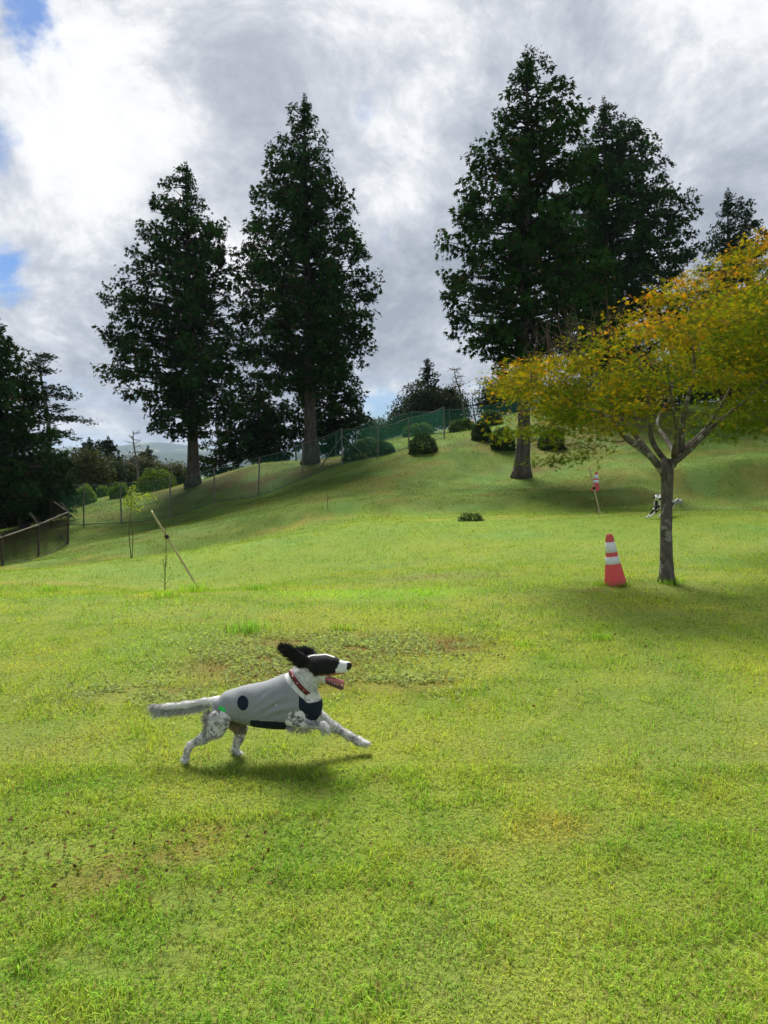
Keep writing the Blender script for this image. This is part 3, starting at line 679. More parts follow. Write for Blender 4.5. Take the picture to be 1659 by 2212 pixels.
pine(110, 1050, 46, (86, 775), [(86, 776, 102, 774, 0), (87, 785, 70, 788, .5), (88, 800, 60, 806, 0), (89, 806, 106, 806, -.4), (92, 830, 70, 838, -.8), (92, 838, 128, 846, .6), (95, 855, 160, 861, 0), (94, 858, 72, 866, 0), (98, 880, 120, 886, 1.2), (100, 905, 198, 912, 0), (100, 900, 80, 915, 1), (103, 925, 150, 948, .5), (104, 935, 132, 955, -1), (106, 940, 80, 955, 0), (104, 915, 165, 905, -1.0)], 'half bare leaning pine with long side branches by the dark cedar')
def dead_tree(px, py, d, pts, twigs, r0, label, seed):
    r = np.random.default_rng(seed); b = atv(px, py, d); b[2] = gz(b[0], b[1]) - .05
    o = thing('dead_tree', b, label, 'tree', 'bare dead trees')
    ax = curve_pts([np.zeros(3)] + [atv(x, y, d) - b for x, y in pts], 14)
    link('trunk', np_mesh('trunk', *tube_arrays(ax, np.linspace(r0, r0 * .2, 14), 7), None, True), M['bark_dead'], o)
    br = []
    for _ in range(twigs):
        i = r.integers(4, 13); s = ax[i]; a = r.uniform(0, 6.28); ln = r.uniform(.5, 1.3) * (1.3 - i / 14)
        e = s + np.array([math.cos(a) * ln, math.sin(a) * ln, r.uniform(-.1, .5) * ln])
        br.append(tube_arrays(curve_pts([s, (s + e) / 2 + r.normal(size=3) * .06, e], 5), np.linspace(r0 * .28, r0 * .1, 5), 4, False))
        for _ in range(2):
            m_ = s + (e - s) * r.uniform(.4, .9); e2 = m_ + r.normal(size=3) * .3 * ln
            br.append(tube_arrays(np.array([m_, e2]), [r0 * .14, r0 * .07], 4, False))
    link('branches', np_mesh('branches', *join(br), None, True), M['bark_dead'], o)
dead_tree(1008, 900, 54, [(995, 850), (985, 820), (980, 792)], 34, .09, 'bare dead treetop beside the layered spruce', 51)
dead_tree(1030, 900, 55, [(1020, 862), (1030, 848)], 16, .06, 'small bare dead tree just left of the maple tip', 52)
dead_tree(300, 1050, 52, [(297, 1005), (289, 960), (288, 930)], 20, .10, 'thin bare dead tree before the pale hills', 53)
dead_tree(345, 1076, 44, [(336, 1045), (330, 1017)], 5, .07, 'leaning bare dead stem above the clipped hedge', 54)
dead_tree(375, 1050, 46, [(372, 1020), (366, 1003)], 6, .06, 'short bare dead stem next to the leftmost cypress trunk', 55)

# ------------------------------------------------------------------ maples
def maple(name, label, base, d, limbs, crown, seed, n_cl, leaf_size, bare, group, leaves_per=54, rtr=.105):
    r = np.random.default_rng(seed)
    b = np.array(base); o = thing(name, b, label, 'tree', group)
    tr = limbs['trunk']; link('trunk', np_mesh('trunk', *tube_arrays(tr[0] - b, tr[1], 18, True, .10, seed), None, True), M['bark_maple'], o)
    skel = []; 
    for pts, rads in limbs['limbs']:
        rads = [q_ * .8 for q_ in rads]
        c = curve_pts(pts - b, 22); rr = np.interp(np.linspace(0, 1, 22), np.linspace(0, 1, len(rads)), rads)
        link('limb', np_mesh('limb', *tube_arrays(c, rr, 10, True, .10, seed), None, True), M['bark_maple'], o)
        skel.append(np.hstack([c[6:], rr[6:, None]]))
    SK = np.vstack(skel)
    C = crown(r, n_cl) - b
    br = []
    order = np.argsort([np.min(np.linalg.norm(SK[:, :3] - c, axis=1)) for c in C])
    for i in order:
        c = C[i]; dd = np.linalg.norm(SK[:, :3] - c, axis=1) + .9 * np.maximum(0, SK[:, 2] - c[2] + .1)
        j = int(np.argmin(dd)); s = SK[j, :3]; ln = np.linalg.norm(c - s)
        m_ = (s + c) / 2 + np.array([0, 0, -.05 * ln]) + r.normal(size=3) * .05 * ln
        pts = curve_pts([s, m_, c], 6); r1 = min(SK[j, 3] * .6, .004 + .010 * ln + .004)
        rad = np.linspace(max(r1, .004), .003, 6); br.append(tube_arrays(pts, rad, 5, False))
        SK = np.vstack([SK, np.hstack([pts[2:], rad[2:, None]])])
    for s, e in bare:
        s, e = s - b, e - b
        pts = curve_pts([s, (s + e) / 2 + r.normal(size=3) * .04, e], 7); br.append(tube_arrays(pts, np.linspace(.008, .0025, 7), 4, False))
        for _ in range(4):
            q = pts[r.integers(2, 6)]; br.append(tube_arrays(np.array([q, q + (e - s) * .3 + r.normal(size=3) * .10]), [.004, .002], 4, False))
    link('branches', np_mesh('branches', *join(br), None, True), M['twig'], o)
    n = len(C) * leaves_per
    # flat sprays of leaves around every branch end
    cen = np.repeat(C, leaves_per, 0)
    off = r.normal(size=(n, 3)) * np.array([.17, .17, .045])
    p = cen + off
    zlo, zhi = C[:, 2].min(), C[:, 2].max()
    # leaf hue: outer and upper leaves have turned
    top = np.clip((p[:, 2] - zlo) / (zhi - zlo), 0, 1)
    cn = np.repeat(r.random((len(C), 1)), leaves_per, 0)[:, 0]
    tn = np.clip(.42 * top - .24 * np.clip((p[:, 0] - .1) / .9, -.6, 1) + .55 * (fbm(p / .55 + 30, seed, 2) - .5) * 2 + .35 * (cn - .5) + .22 * r.normal(size=n) - .10 + .22 * sstep(.1, .9, off[:, 2] / .12), 0, 1)
    g, yl, org = np.array([.085, .145, .010]), np.array([.28, .225, .010]), np.array([.40, .165, .014])
    cc = np.where(tn[:, None] < .6, g + (yl - g) * (tn[:, None] / .6), yl + (org - yl) * ((tn[:, None] - .6) / .4)) * r.uniform(.7, 1.25, (n, 1))
    V, F, Cc = place(PALM, p, norm(off * np.array([1, 1, .4]) + rdir(n, r) * .12 + np.array([0, 0, -.10])), norm(np.array([0, -.25, 1.0]) + rdir(n, r) * .85), leaf_size * r.uniform(.6, 1.2, n), cc)
    link('crown', np_mesh('crown', V, F, Cc), M['maple'], o)
    return o
def inpoly(q, poly):
    x, y = q[:, 0], q[:, 1]; ins = np.zeros(len(q), bool); k = len(poly)
    for i in range(k):
        x1, y1 = poly[i]; x2, y2 = poly[(i + 1) % k]
        cnd = ((y1 > y) != (y2 > y)) & (x < (x2 - x1) * (y - y1) / (y2 - y1 + 1e-9) + x1); ins ^= cnd
    return ins
MD = 10.1
def crown_from(poly, d, depth, yoff=0.0):
    """points through a crown whose silhouette is poly at distance d; thinner in depth near its rim"""
    P_ = np.array(poly, float); lo, hi = P_.min(0), P_.max(0); cen = P_.mean(0)
    def f(r, n):
        out = []
        while len(out) < n:
            q = r.uniform(lo, hi, (400, 2)); q = q[inpoly(q, poly)]; q = q[(fbm(q / np.array([64, 36]) + 7, 17, 2) > .47) | (r.random(len(q)) < .15)]
            for a in q:
                th = depth * math.sqrt(max(.06, 1 - ((a[0] - cen[0]) / ((hi[0] - lo[0]) * .56)) ** 2))
                yy = r.uniform(-1, 1); yy = math.copysign(abs(yy) ** .8, yy) * th
                w_ = atv(a[0], a[1], d); w_[1] += yy + yoff; out.append(w_)
        return np.array(out[:n])
    return f
def L3(pts, d=MD): return np.array([atv(x, y, d + dy) for x, y, dy in pts])
mb = at(1440, 1258, MD); mb.z = gz(mb.x, mb.y) - .03
tk = np.array([mb[:], atv(1440, 1240, MD), atv(1439, 1200, MD), atv(1438, 1140, MD), atv(1440, 1080, MD), atv(1441, 1040, MD), atv(1440, 1010, MD), atv(1441, 990, MD)])
tkr = np.array([.135, .100, .084, .078, .078, .083, .092, .08])
limbs = [
 (L3([(1436, 1025, 0), (1405, 985, -.1), (1352, 945, -.25), (1320, 905, -.35), (1270, 880, -.4), (1200, 850, -.5)]), [.075, .06, .05, .035, .02, .008]),
 (L3([(1432, 1020, 0), (1395, 970, .25), (1368, 935, .5), (1330, 890, .7), (1300, 830, .8), (1270, 780, .9)]), [.06, .05, .042, .03, .018, .008]),
 (L3([(1445, 1005, 0), (1412, 960, .2), (1403, 920, .2), (1402, 870, .15), (1385, 800, .1), (1370, 730, 0)]), [.055, .045, .036, .03, .02, .008]),
 (L3([(1450, 1005, 0), (1470, 970, .0), (1473, 920, -.1), (1480, 880, -.2), (1500, 800, -.2), (1490, 720, -.3)]), [.075, .06, .05, .04, .025, .008]),
 (L3([(1452, 1000, 0), (1490, 970, -.1), (1535, 925, -.2), (1590, 880, -.3), (1650, 830, -.3), (1690, 790, -.3)]), [.065, .052, .04, .03, .02, .008]),
 (L3([(1462, 985, 0), (1440, 950, .5), (1420, 910, 1.0), (1450, 850, 1.3), (1460, 760, 1.4)]), [.05, .04, .03, .02, .008]),
 (L3([(1470, 975, 0), (1520, 930, .6), (1560, 870, 1.0), (1600, 790, 1.3)]), [.045, .035, .025, .008]),
 (L3([(1455, 985, 0), (1460, 930, -.6), (1450, 860, -1.1), (1440, 790, -1.4)]), [.045, .035, .025, .008]),
]
poly1 = [(1078,838),(1100,795),(1150,775),(1200,762),(1260,735),(1330,690),(1350,665),(1400,668),(1450,672),(1490,690),(1560,660),(1640,640),(1720,650),(1790,720),(1800,830),(1740,935),(1660,952),(1600,955),(1560,945),(1530,900),(1490,862),(1420,865),(1390,890),(1330,905),(1300,935),(1250,942),(1190,925),(1150,945),(1100,935),(1105,890)]
c1 = crown_from(poly1, MD, 1.65)
def crown1(r, n):
    # a few low sprigs hang under the left side
    low = [(1100,930,-.3),(1130,940,-.2),(1165,935,-.4),(1195,955,-.3),(1205,995,-.3),(1185,998,-.25),(1225,985,-.2),(1262,985,.2),(1280,970,.3),(1240,960,.1),(1300,950,0),(1600,935,.5),(1640,930,.3),(1570,920,.4),(1090,845,-.1),(1085,825,.2)]
    return np.vstack([c1(r, n - len(low)), np.array([atv(x, y, MD + dy) for x, y, dy in low])])
barr = np.random.default_rng(3)
bare = []
for _ in range(34):
    x = barr.uniform(1150, 1345); y = 790 - (x - 1150) * .42 + barr.uniform(-20, 25); dy = barr.uniform(-.5, .8)
    bare.append((atv(x, y + 25, MD + dy), atv(x + barr.uniform(-34, 12), y - barr.uniform(25, 80), MD + dy)))
maple('maple_tree', 'small maple with yellow green and orange leaves beside the larger cone', tuple(mb), MD, {'trunk': (tk, tkr), 'limbs': limbs}, crown1, 61, 520, .054, bare, 'turning maples')
D2 = 13.5
m2 = at(1790, 1150, D2); m2.z = gz(m2.x, m2.y) - .03
limbs2 = [(np.array([atv(1790, 1010, D2), atv(1750, 930, D2), atv(1690, 820, D2 + .3), atv(1620, 700, D2 + .4), atv(1580, 620, D2 + .5)]), [.08, .06, .045, .02, .008]),
          (np.array([atv(1790, 1000, D2), atv(1800, 900, D2 + .4), atv(1780, 780, D2 + .6), atv(1750, 640, D2 + .8)]), [.08, .06, .03, .008]),
          (np.array([atv(1792, 1000, D2), atv(1850, 900, D2), atv(1900, 800, D2 - .3), atv(1930, 700, D2 - .4)]), [.07, .05, .03, .008])]
poly2 = [(1470,760),(1480,660),(1500,595),(1545,555),(1600,548),(1680,535),(1780,545),(1900,600),(1990,700),(1990,830),(1880,900),(1760,910),(1660,900),(1560,880),(1490,840)]
tk2 = np.array([m2[:], atv(1790, 1130, D2), atv(1788, 1060, D2), atv(1790, 1000, D2)])
maple('maple_tree', 'taller maple with orange tipped crown at the right edge behind the smaller maple', tuple(m2), D2, {'trunk': (tk2, np.array([.18, .14, .125, .12])), 'limbs': limbs2}, crown_from(poly2, D2, 2.0), 62, 430, .066, [], 'turning maples')

# ------------------------------------------------------------------ shrubs and hedges
def shrub(name, label, cat, px, py, d, w_, h_, colr, seed, group, dep=None, leaf=.075, dens=1.0):
    r = np.random.default_rng(seed); b = atv(px, py, d); b[2] = gz(b[0], b[1]) - .05; k = d / FPX
    hw, hh = w_ * k / 2, h_ * k; hd = dep or hw
    o = thing(name, b, label, cat, group)
    n = int(4200 * dens * max(1, hw))
    u = rdir(n, r); u[:, 2] = np.abs(u[:, 2]) * 1.15 - .15
    sup = 1 / (np.abs(u) ** 3).sum(1, keepdims=True) ** (1 / 3) * .5 + .5
    rad = sup * (.58 + .62 * fbm(u * 2.2 + seed * 3.7, 2, 3)[:, None]) * r.uniform(.86, 1.03, (n, 1))
    p = u * rad * np.array([hw, hd, hh])
    p[:, 2] = np.maximum(p[:, 2], .02)
    lite = np.array(colr) * r.uniform(.6, 1.45, (n, 1)) * (.75 + .5 * fbm(p * 3 + seed, 8, 2)[:, None])
    V, F, C = place(LEAF, p, norm(u * .8 + rdir(n, r)), norm(u + rdir(n, r) * .6 + np.array([0, 0, .4])), leaf * .9 * r.uniform(.8, 2.0, n), lite)
    link('foliage', np_mesh('foliage', V, F, C), M['shrub'], o)
    st = []
    for _ in range(14):
        a = r.uniform(0, 6.28); e = np.array([math.cos(a) * hw * .8, math.sin(a) * hd * .8, hh * r.uniform(.5, .85)]); s = e * np.array([.15, .15, 0])
        st.append(tube_arrays(curve_pts([s, (s + e) / 2 + np.array([0, 0, -.1 * hh]), e], 5), [.02, .017, .014, .01, .006], 4, False))
    link('stems', np_mesh('stems', *join(st), None, True), M['twig'], o)
    return o
SG, SY = (.026, .058, .014), (.13, .20, .022)
LS = 'clipped shrubs on the lower left lawn'; RS = 'clipped shrubs along the bank'
shrub('shrub', 'rounded yellow green shrub, leftmost of the clipped shrubs', 'shrub', 186, 1074, 45, 50, 40, SY, 71, LS)
shrub('shrub', 'smallest yellow green shrub between two rounded shrubs', 'shrub', 222, 1066, 47, 30, 23, SY, 72, LS)
shrub('shrub', 'rounded shrub right behind the leafy sapling', 'shrub', 258, 1074, 45, 46, 34, (.10, .17, .02), 73, LS)
shrub('hedge', 'long clipped hedge running towards the leftmost cypress trunk', 'hedge', 338, 1078, 44, 96, 48, (.085, .150, .02), 74, LS, 1.0)
shrub('hedge', 'boxy dark green hedge by the braced fence post', 'hedge', 772, 1000, 38.6, 66, 42, (.035, .075, .02), 75, RS, .7)
shrub('shrub', 'small dark shrub between the boxy hedge and the round bush', 'shrub', 828, 984, 39, 52, 32, (.035, .070, .02), 76, RS, .6)
shrub('shrub', 'solitary round dark bush on the crest of the bank', 'shrub', 915, 975, 36.5, 66, 46, SG, 77, RS)
shrub('shrub', 'dark bush on the bank, left one of the touching pair', 'shrub', 1042, 954, 37.5, 46, 42, SG, 78, RS)
shrub('shrub', 'dark bush on the bank just left of the grey cypress trunk', 'shrub', 1086, 968, 36, 54, 52, SG, 79, RS)
shrub('shrub', 'dark bush on the bank just right of the grey cypress trunk', 'shrub', 1190, 970, 36.5, 64, 42, SG, 80, RS)
shrub('shrub', 'pale scrubby bush inside the green net on the ridge', 'shrub', 1000, 950, 44, 60, 26, (.07, .125, .04), 81, 'scrub behind the green net', None, .1)
shrub('shrub', 'pale scrub on the ridge behind the solitary round bush', 'shrub', 905, 950, 45, 70, 26, (.06, .115, .04), 82, 'scrub behind the green net', None, .1)
shrub('shrub', 'tall pale scrub near the left tip of the maple', 'shrub', 1062, 935, 44, 50, 34, (.06, .11, .045), 83, 'scrub behind the green net', None, .1)
shrub('shrub', 'low pale scrub right of the braced fence post', 'shrub', 790, 985, 42.5, 70, 30, (.055, .105, .045), 84, 'scrub behind the green net', None, .1)
shrub('leafy_clump', 'flat dark heap of leafy cuttings lying on the mown lawn', 'leaf heap', 1018, 1118, 20, 58, 20, (.075, .125, .035), 85, None, .25, .05, .22)

# ------------------------------------------------------------------ fences
def fence(name, label, cat, posts, post_mat, net_m, r_post, group=None, rails=(), arms=None, drop=.04, rail_mat=None, braces=()):
    """posts: (x, base y, top y, distance); height from the reading, foot on the ground"""
    W = []
    for (px, pb, pt, d) in posts:
        b = atv(px, pb, d); b[2] = gz(b[0], b[1]); W.append((b, (pb - pt) * d / FPX))
    o0 = W[0][0]; o = thing(name, o0, label, cat, group)
    r = np.random.default_rng(len(posts))
    tops = []
    for i, (b, h) in enumerate(W):
        lean = np.array([r.normal() * .03, r.normal() * .03, 1.0]) * h
        a = b - o0; t_ = a + lean; tops.append(t_)
        link('post', np_mesh('post', *tube_arrays(np.array([a - np.array([0, 0, .25]), (a + t_) / 2, t_]), [r_post, r_post, r_post * .95], 8), None, False), post_mat, o)
        if arms is not None:
            e = t_ + np.array(arms) * (1 + .1 * r.normal())
            link('arm', np_mesh('arm', *tube_arrays(np.array([t_ - np.array([0, 0, .05]), (t_ + e) / 2, e]), [r_post * .9] * 3, 6), None, False), post_mat, o)
    for i in range(len(W) - 1):
        (a, ha), (b, hb) = W[i], W[i + 1]; a, b = a - o0, b - o0
        n = max(3, int(np.linalg.norm(b - a) / .5)); m_ = 6
        t = np.linspace(0, 1, n)[:, None]
        base = a + (b - a) * t; base[:, 2] = G(base[:, 0] + o0[0], base[:, 1] + o0[1]) - o0[2] + .03
        top = tops[i] + (tops[i + 1] - tops[i]) * t; top[:, 2] -= drop + .10 * np.sin(t[:, 0] * np.pi) * (0 if rails else 1)
        Vn = np.stack([base + (top - base) * q for q in np.linspace(0, 1, m_)], 1)
        Vn[:, 1:-1, :2] += r.normal(size=(n, m_ - 2, 2)) * .015
        k = (np.arange(n - 1)[:, None] * m_ + np.arange(m_ - 1)[None]).ravel()
        link('net_panel', np_mesh('net_panel', Vn.reshape(-1, 3), np.stack([k, k + 1, k + m_ + 1, k + m_], 1), None, True), net_m, o)
        # the top rope or rail
        link('rail' if rails else 'rope', np_mesh('rope', *tube_arrays(top + np.array([0, 0, .012]), np.full(n, r_post * .75 if rails else .012), 6), None, True), rail_mat or post_mat, o)
        link('bottom_rope', np_mesh('bottom_rope', *tube_arrays(base + np.array([0, 0, .01]), np.full(n, .02), 5), None, True), M['postgreen'], o)
    for i, dx, dy in braces:
        b, h = W[i]; a = b - o0 + np.array([0, 0, h * .8]); e = b - o0 + np.array([dx, dy, 0]); e[2] = gz(b[0] + dx, b[1] + dy) - o0[2]
        link('brace', np_mesh('brace', *tube_arrays(np.array([a, (a + e) / 2, e]), [r_post * .8] * 3, 6), None, False), post_mat, o)
    return o
fence('net_fence', 'thin green net fence with wooden posts climbing the bank below the cypresses', 'fence',
      [(110, 1140, 1050, 37), (181, 1135, 1044, 35), (263, 1131, 1040, 35), (368, 1120, 1034, 35.5), (463, 1086, 1011, 36), (558, 1072, 986, 36.5), (653, 1034, 955, 37), (739, 1002, 924, 37.5), (816, 988, 921, 38), (883, 970, 905, 39), (960, 958, 890, 40)],
      M['postwood'], M['net_thin'], .037, 'net fences', braces=((7, -1.2, .9), (7, 1.3, .6)))
fence('net_fence', 'taller dense green net fence along the ridge left of the maple', 'fence',
      [(640, 985, 950, 46), (690, 982, 940, 45.5), (725, 975, 925, 45), (808, 962, 908, 45.5), (889, 940, 890, 46), (973, 936, 884, 46), (1040, 915, 876, 46.2), (1117, 900, 866, 46.5), (1220, 895, 850, 47)],
      M['postgreen'], M['net'], .05, 'net fences')
fence('wire_fence', 'brown wire mesh fence with angled post tops at the left edge', 'fence',
      [(-330, 1290, 1215, 17), (-130, 1265, 1195, 20), (8, 1235, 1165, 23.5), (83, 1208, 1132, 27.5), (147, 1174, 1104, 31), (112, 1165, 1103, 36), (70, 1160, 1102, 40), (20, 1160, 1102, 44)],
      M['steel'], M['net_brown'], .045, None, rails=(1,), arms=(-.32, 0, .42))

# ------------------------------------------------------------------ stakes and saplings
def stake(label, foot, head, d0, d1, r_, tie=None, group='bamboo stakes'):
    a = atv(*foot, d0); a[2] = gz(a[0], a[1]) - .05; b = atv(*head, d1)
    o = thing('bamboo_stake', a, label, 'stake', group); n = 22; v = b - a
    rad = np.full(n, r_); rad[2::4] *= 1.18
    link('cane', np_mesh('cane', *tube_arrays(v[None] * np.linspace(0, 1, n)[:, None], rad, 8), None, True), M['bamboo'], o)
    if tie is not None:
        c = v * tie; ax = norm(v); u = norm(np.cross(ax, [0, 1.0, 0])); w_ = np.cross(ax, u); P_ = []
        for k in range(3):
            t = np.linspace(0, 2 * np.pi, 13); P_.append(tube_arrays(c + ax * .022 * (k - 1) + (r_ + .012) * (np.cos(t)[:, None] * u + np.sin(t)[:, None] * w_), np.full(13, .012), 5, False))
        link('tie', np_mesh('tie', *join(P_), None, True), M['black'], o)
stake('long bamboo stake with a black tie leaning over the thin sapling', (437, 1277), (327, 1103), 13.0, 13.2, .018, .69)
stake('bamboo stake leaning in front of the small distant cone', (1297, 1101), (1272, 1006), 21.5, 22, .022, .55)
def sapling(label, stems, twigs, leaves, colr, d, seed, lsize=.05, r_=.012):
    r = np.random.default_rng(seed); b = atv(*stems[0][0], d); b[2] = gz(b[0], b[1]) - .03
    o = thing('sapling', b, label, 'sapling', 'young planted saplings')
    for s in stems:
        pts = np.array([atv(x, y, d) for x, y in s]) - b; pts[0, 2] = -.02
        link('stem', np_mesh('stem', *tube_arrays(curve_pts(pts, 12), np.linspace(r_, r_ * .4, 12), 6), None, True), M['twig'], o)
    tw = []
    for (x0, y0, x1, y1) in twigs:
        a, c = atv(x0, y0, d) - b, atv(x1, y1, d) - b; c[1] += r.uniform(-.15, .15)
        tw.append(tube_arrays(curve_pts([a, (a + c) / 2 + np.array([0, 0, .02]), c], 5), np.linspace(r_ * .45, r_ * .2, 5), 4, False))
    for k_, q in enumerate(tw): link('twig', np_mesh('twig', *q, None, True), M['twig'], o)
    P_ = []
    for (x, y, sx, sy, n) in leaves:
        c = atv(x, y, d) - b; k = d / FPX
        P_.append(c + r.normal(size=(n, 3)) * np.array([sx * k, sx * k, sy * k]))
    p = np.vstack(P_); n = len(p)
    V, F, C = place(LEAF, p, norm(rdir(n, r) + np.array([0, 0, -.5])), norm(rdir(n, r) * .7 + np.array([0, -.3, .6])), lsize * r.uniform(.7, 1.4, n), np.array(colr) * r.uniform(.65, 1.35, (n, 1)))
    link('leaves', np_mesh('leaves', V, F, C), M['grass'], o)
sapling('leafy twin stemmed sapling in front of the clipped shrubs', [[(284, 1201), (279, 1150), (283, 1100), (285, 1050)], [(285, 1201), (287, 1160), (283, 1120)]],
        [(284, 1085, 272, 1070), (284, 1090, 310, 1072), (310, 1072, 328, 1068), (284, 1095, 300, 1095), (284, 1075, 296, 1060)],
        [(284, 1068, 5, 14, 70), (282, 1090, 9, 8, 45), (308, 1072, 9, 6, 40), (322, 1070, 6, 4, 20), (300, 1092, 8, 5, 22), (272, 1084, 5, 6, 16)], (.21, .27, .05), 18, 91, .075)
sapling('thin bare sapling tied to the long bamboo stake', [[(356, 1279), (357, 1240), (359, 1180), (355, 1110)]],
        [(357, 1240, 348, 1200), (357, 1235, 366, 1205), (357, 1255, 346, 1235), (357, 1225, 352, 1205), (358, 1215, 368, 1195), (357, 1262, 372, 1250), (357, 1258, 340, 1252)],
        [(352, 1215, 7, 12, 16), (366, 1210, 6, 10, 14), (350, 1240, 9, 8, 16), (368, 1248, 9, 8, 16), (392, 1240, 10, 4, 10), (360, 1270, 9, 5, 20)], (.16, .21, .05), 13, 92, .032, .009)
sapling('tiny bare sapling on the slope below the braced post', [[(708, 1098), (708, 1080), (707, 1058)]], [(708, 1080, 713, 1066), (708, 1085, 702, 1074)], [(706, 1066, 5, 6, 8)], (.16, .17, .05), 25.5, 93, .05, .012)
sapling('slender weed stems growing at the foot of the bamboo stake near the small cone', [[(1290, 1100), (1287, 1085), (1284, 1070)], [(1310, 1102), (1312, 1088), (1314, 1078)]],
        [(1287, 1085, 1278, 1076), (1312, 1088, 1320, 1082)], [(1280, 1078, 6, 5, 16), (1316, 1082, 6, 4, 10), (1292, 1092, 9, 4, 14)], (.17, .24, .07), 21.6, 94, .05, .008)

# ------------------------------------------------------------------ traffic cones
mc, t = new_mat('cone_plastic'); n_ = noise(obj_co(t), 9, 6, .65, nt_=t); c_ = mixc(ramp(n_, [(.42, 0.0), (.75, .6)], t), (.88, .17, .165), (.66, .19, .17), t)
tl_ = t.nodes.new('ShaderNodeBsdfTranslucent'); t.links.new(c_, tl_.inputs[0]); mx_ = t.nodes.new('ShaderNodeMixShader'); mx_.inputs[0].default_value = .38
t.links.new(principled(t, c_, .5, .3, n_, 0, .15, .003), mx_.inputs[1]); t.links.new(tl_.outputs[0], mx_.inputs[2]); finish(t, mx_.outputs[0]); M['cone'] = mc
mc, t = new_mat('cone_band_sheeting'); n_ = noise(obj_co(t), 14, 5, .65, nt_=t); c_ = mixc(ramp(n_, [(.45, 0.0), (.75, .6)], t), (.78, .80, .84), (.52, .52, .53), t)
finish(t, principled(t, c_, .35, .5)); M['band'] = mc
def cone(label, foot, d, h, lean, spin, group='traffic cones'):
    b = atv(*foot, d); b[2] = gz(b[0], b[1]) - .012
    o = thing('traffic_cone', b, label, 'cone', group); o.rotation_euler = lean
    n = 48; r0, r1 = .140 * h / .7, .040 * h / .7
    def prof(z): return r0 + (r1 - r0) * z
    zs = np.concatenate([[0, .004, .012], np.linspace(.04, .94, 26), [.965, .985, .995, 1.0, 1.0, .97]])
    V = []
    for i, z in enumerate(zs):
        rr = prof(min(z, 1)); fl = .11 * (1 - z) if z < .43 else 0
        if z > .95: rr *= [1.0, .97, .88, .78, .55, .5][min(5, i - 29)]
        if z < .002: rr *= 1.08
        elif z < .006: rr *= 1.10
        elif z < .02: rr *= 1.06
        for j in range(n):
            a = 2 * math.pi * j / n; q = rr * (1 + fl * math.cos(a * 12) * (1 if z > .02 else .4)); V.append((q * math.cos(a), q * math.sin(a), z * h))
    V = np.array(V); F = []
    for i in range(len(zs) - 1):
        for j in range(n):
            a, b_ = i * n + j, i * n + (j + 1) % n; F += [(a, b_, b_ + n, a + n)]
    link('cone_body', np_mesh('cone_body', V, np.array(F), None, True), M['cone'], o)
    # moulded ring at the tip
    rv = [(prof(.86) * 1.0, .862 * h), (prof(.87) * 1.12, .868 * h), (prof(.95) * 1.12, .95 * h), (prof(.96), .957 * h)]
    link('tip_ring', np_mesh('tip_ring', *lathe(rv, 32), None, False), M['cone'], o)
    for z0, z1 in ((.655, .855), (.43, .575)):
        pv = [(prof(z0) + .0005, z0 * h), (prof(z0) + .004, z0 * h + .002), (prof(z1) + .004, z1 * h - .002), (prof(z1) + .0005, z1 * h)]
        link('white_band', np_mesh('white_band', *lathe(pv, 40), None, True), M['band'], o)
    return o
cone('larger red and white cone leaning beside the maple trunk', (1330, 1263), 10.0, .71, (R(-1), R(-8.5), R(0)), 0)
cone('small distant red and white cone behind the leaning bamboo stake', (1286, 1057), 27.5, .72, (R(2), R(1), R(50)), 0)

# ------------------------------------------------------------------ dogs
def surface_nets(Fg, org, h):
    s = Fg < 0; nx, ny, nz = Fg.shape
    c = [(i, j, k) for i in (0, 1) for j in (0, 1) for k in (0, 1)]
    def sub(A, o): return A[o[0]:nx - 1 + o[0], o[1]:ny - 1 + o[1], o[2]:nz - 1 + o[2]]
    cnt = sum(sub(s, o).astype(np.int8) for o in c); act = (cnt > 0) & (cnt < 8)
    I = np.argwhere(act); idx = -np.ones(act.shape, np.int64); idx[act] = np.arange(len(I))
    acc = np.zeros((len(I), 3)); num = np.zeros(len(I))
    for a in c:
        for ax in range(3):
            if a[ax]: continue
            b = list(a); b[ax] = 1
            fa = Fg[I[:, 0] + a[0], I[:, 1] + a[1], I[:, 2] + a[2]]; fb = Fg[I[:, 0] + b[0], I[:, 1] + b[1], I[:, 2] + b[2]]
            m_ = (fa < 0) != (fb < 0); t = np.where(m_, fa / np.where(m_, fa - fb, 1), 0)
            p = np.repeat(np.array(a, float)[None], len(I), 0); p[:, ax] += t
            acc[m_] += p[m_]; num[m_] += 1
    V = org + (I + acc / num[:, None]) * h; Q = []
    for ax in range(3):
        u, v = (ax + 1) % 3, (ax + 2) % 3
        sl0 = [slice(None)] * 3; sl1 = [slice(None)] * 3; sl0[ax] = slice(0, -1); sl1[ax] = slice(1, None)
        E = np.argwhere(s[tuple(sl0)] != s[tuple(sl1)]); E = E[(E[:, u] > 0) & (E[:, v] > 0) & (E[:, u] < Fg.shape[u] - 1) & (E[:, v] < Fg.shape[v] - 1)]
        ins = s[E[:, 0], E[:, 1], E[:, 2]]
        def cell(du, dv):
            q = E.copy(); q[:, u] -= du; q[:, v] -= dv; return idx[q[:, 0], q[:, 1], q[:, 2]]
        q = np.stack([cell(1, 1), cell(0, 1), cell(0, 0), cell(1, 0)], 1); q[~ins] = q[~ins][:, ::-1]; Q.append(q)
    return V, np.vstack(Q)
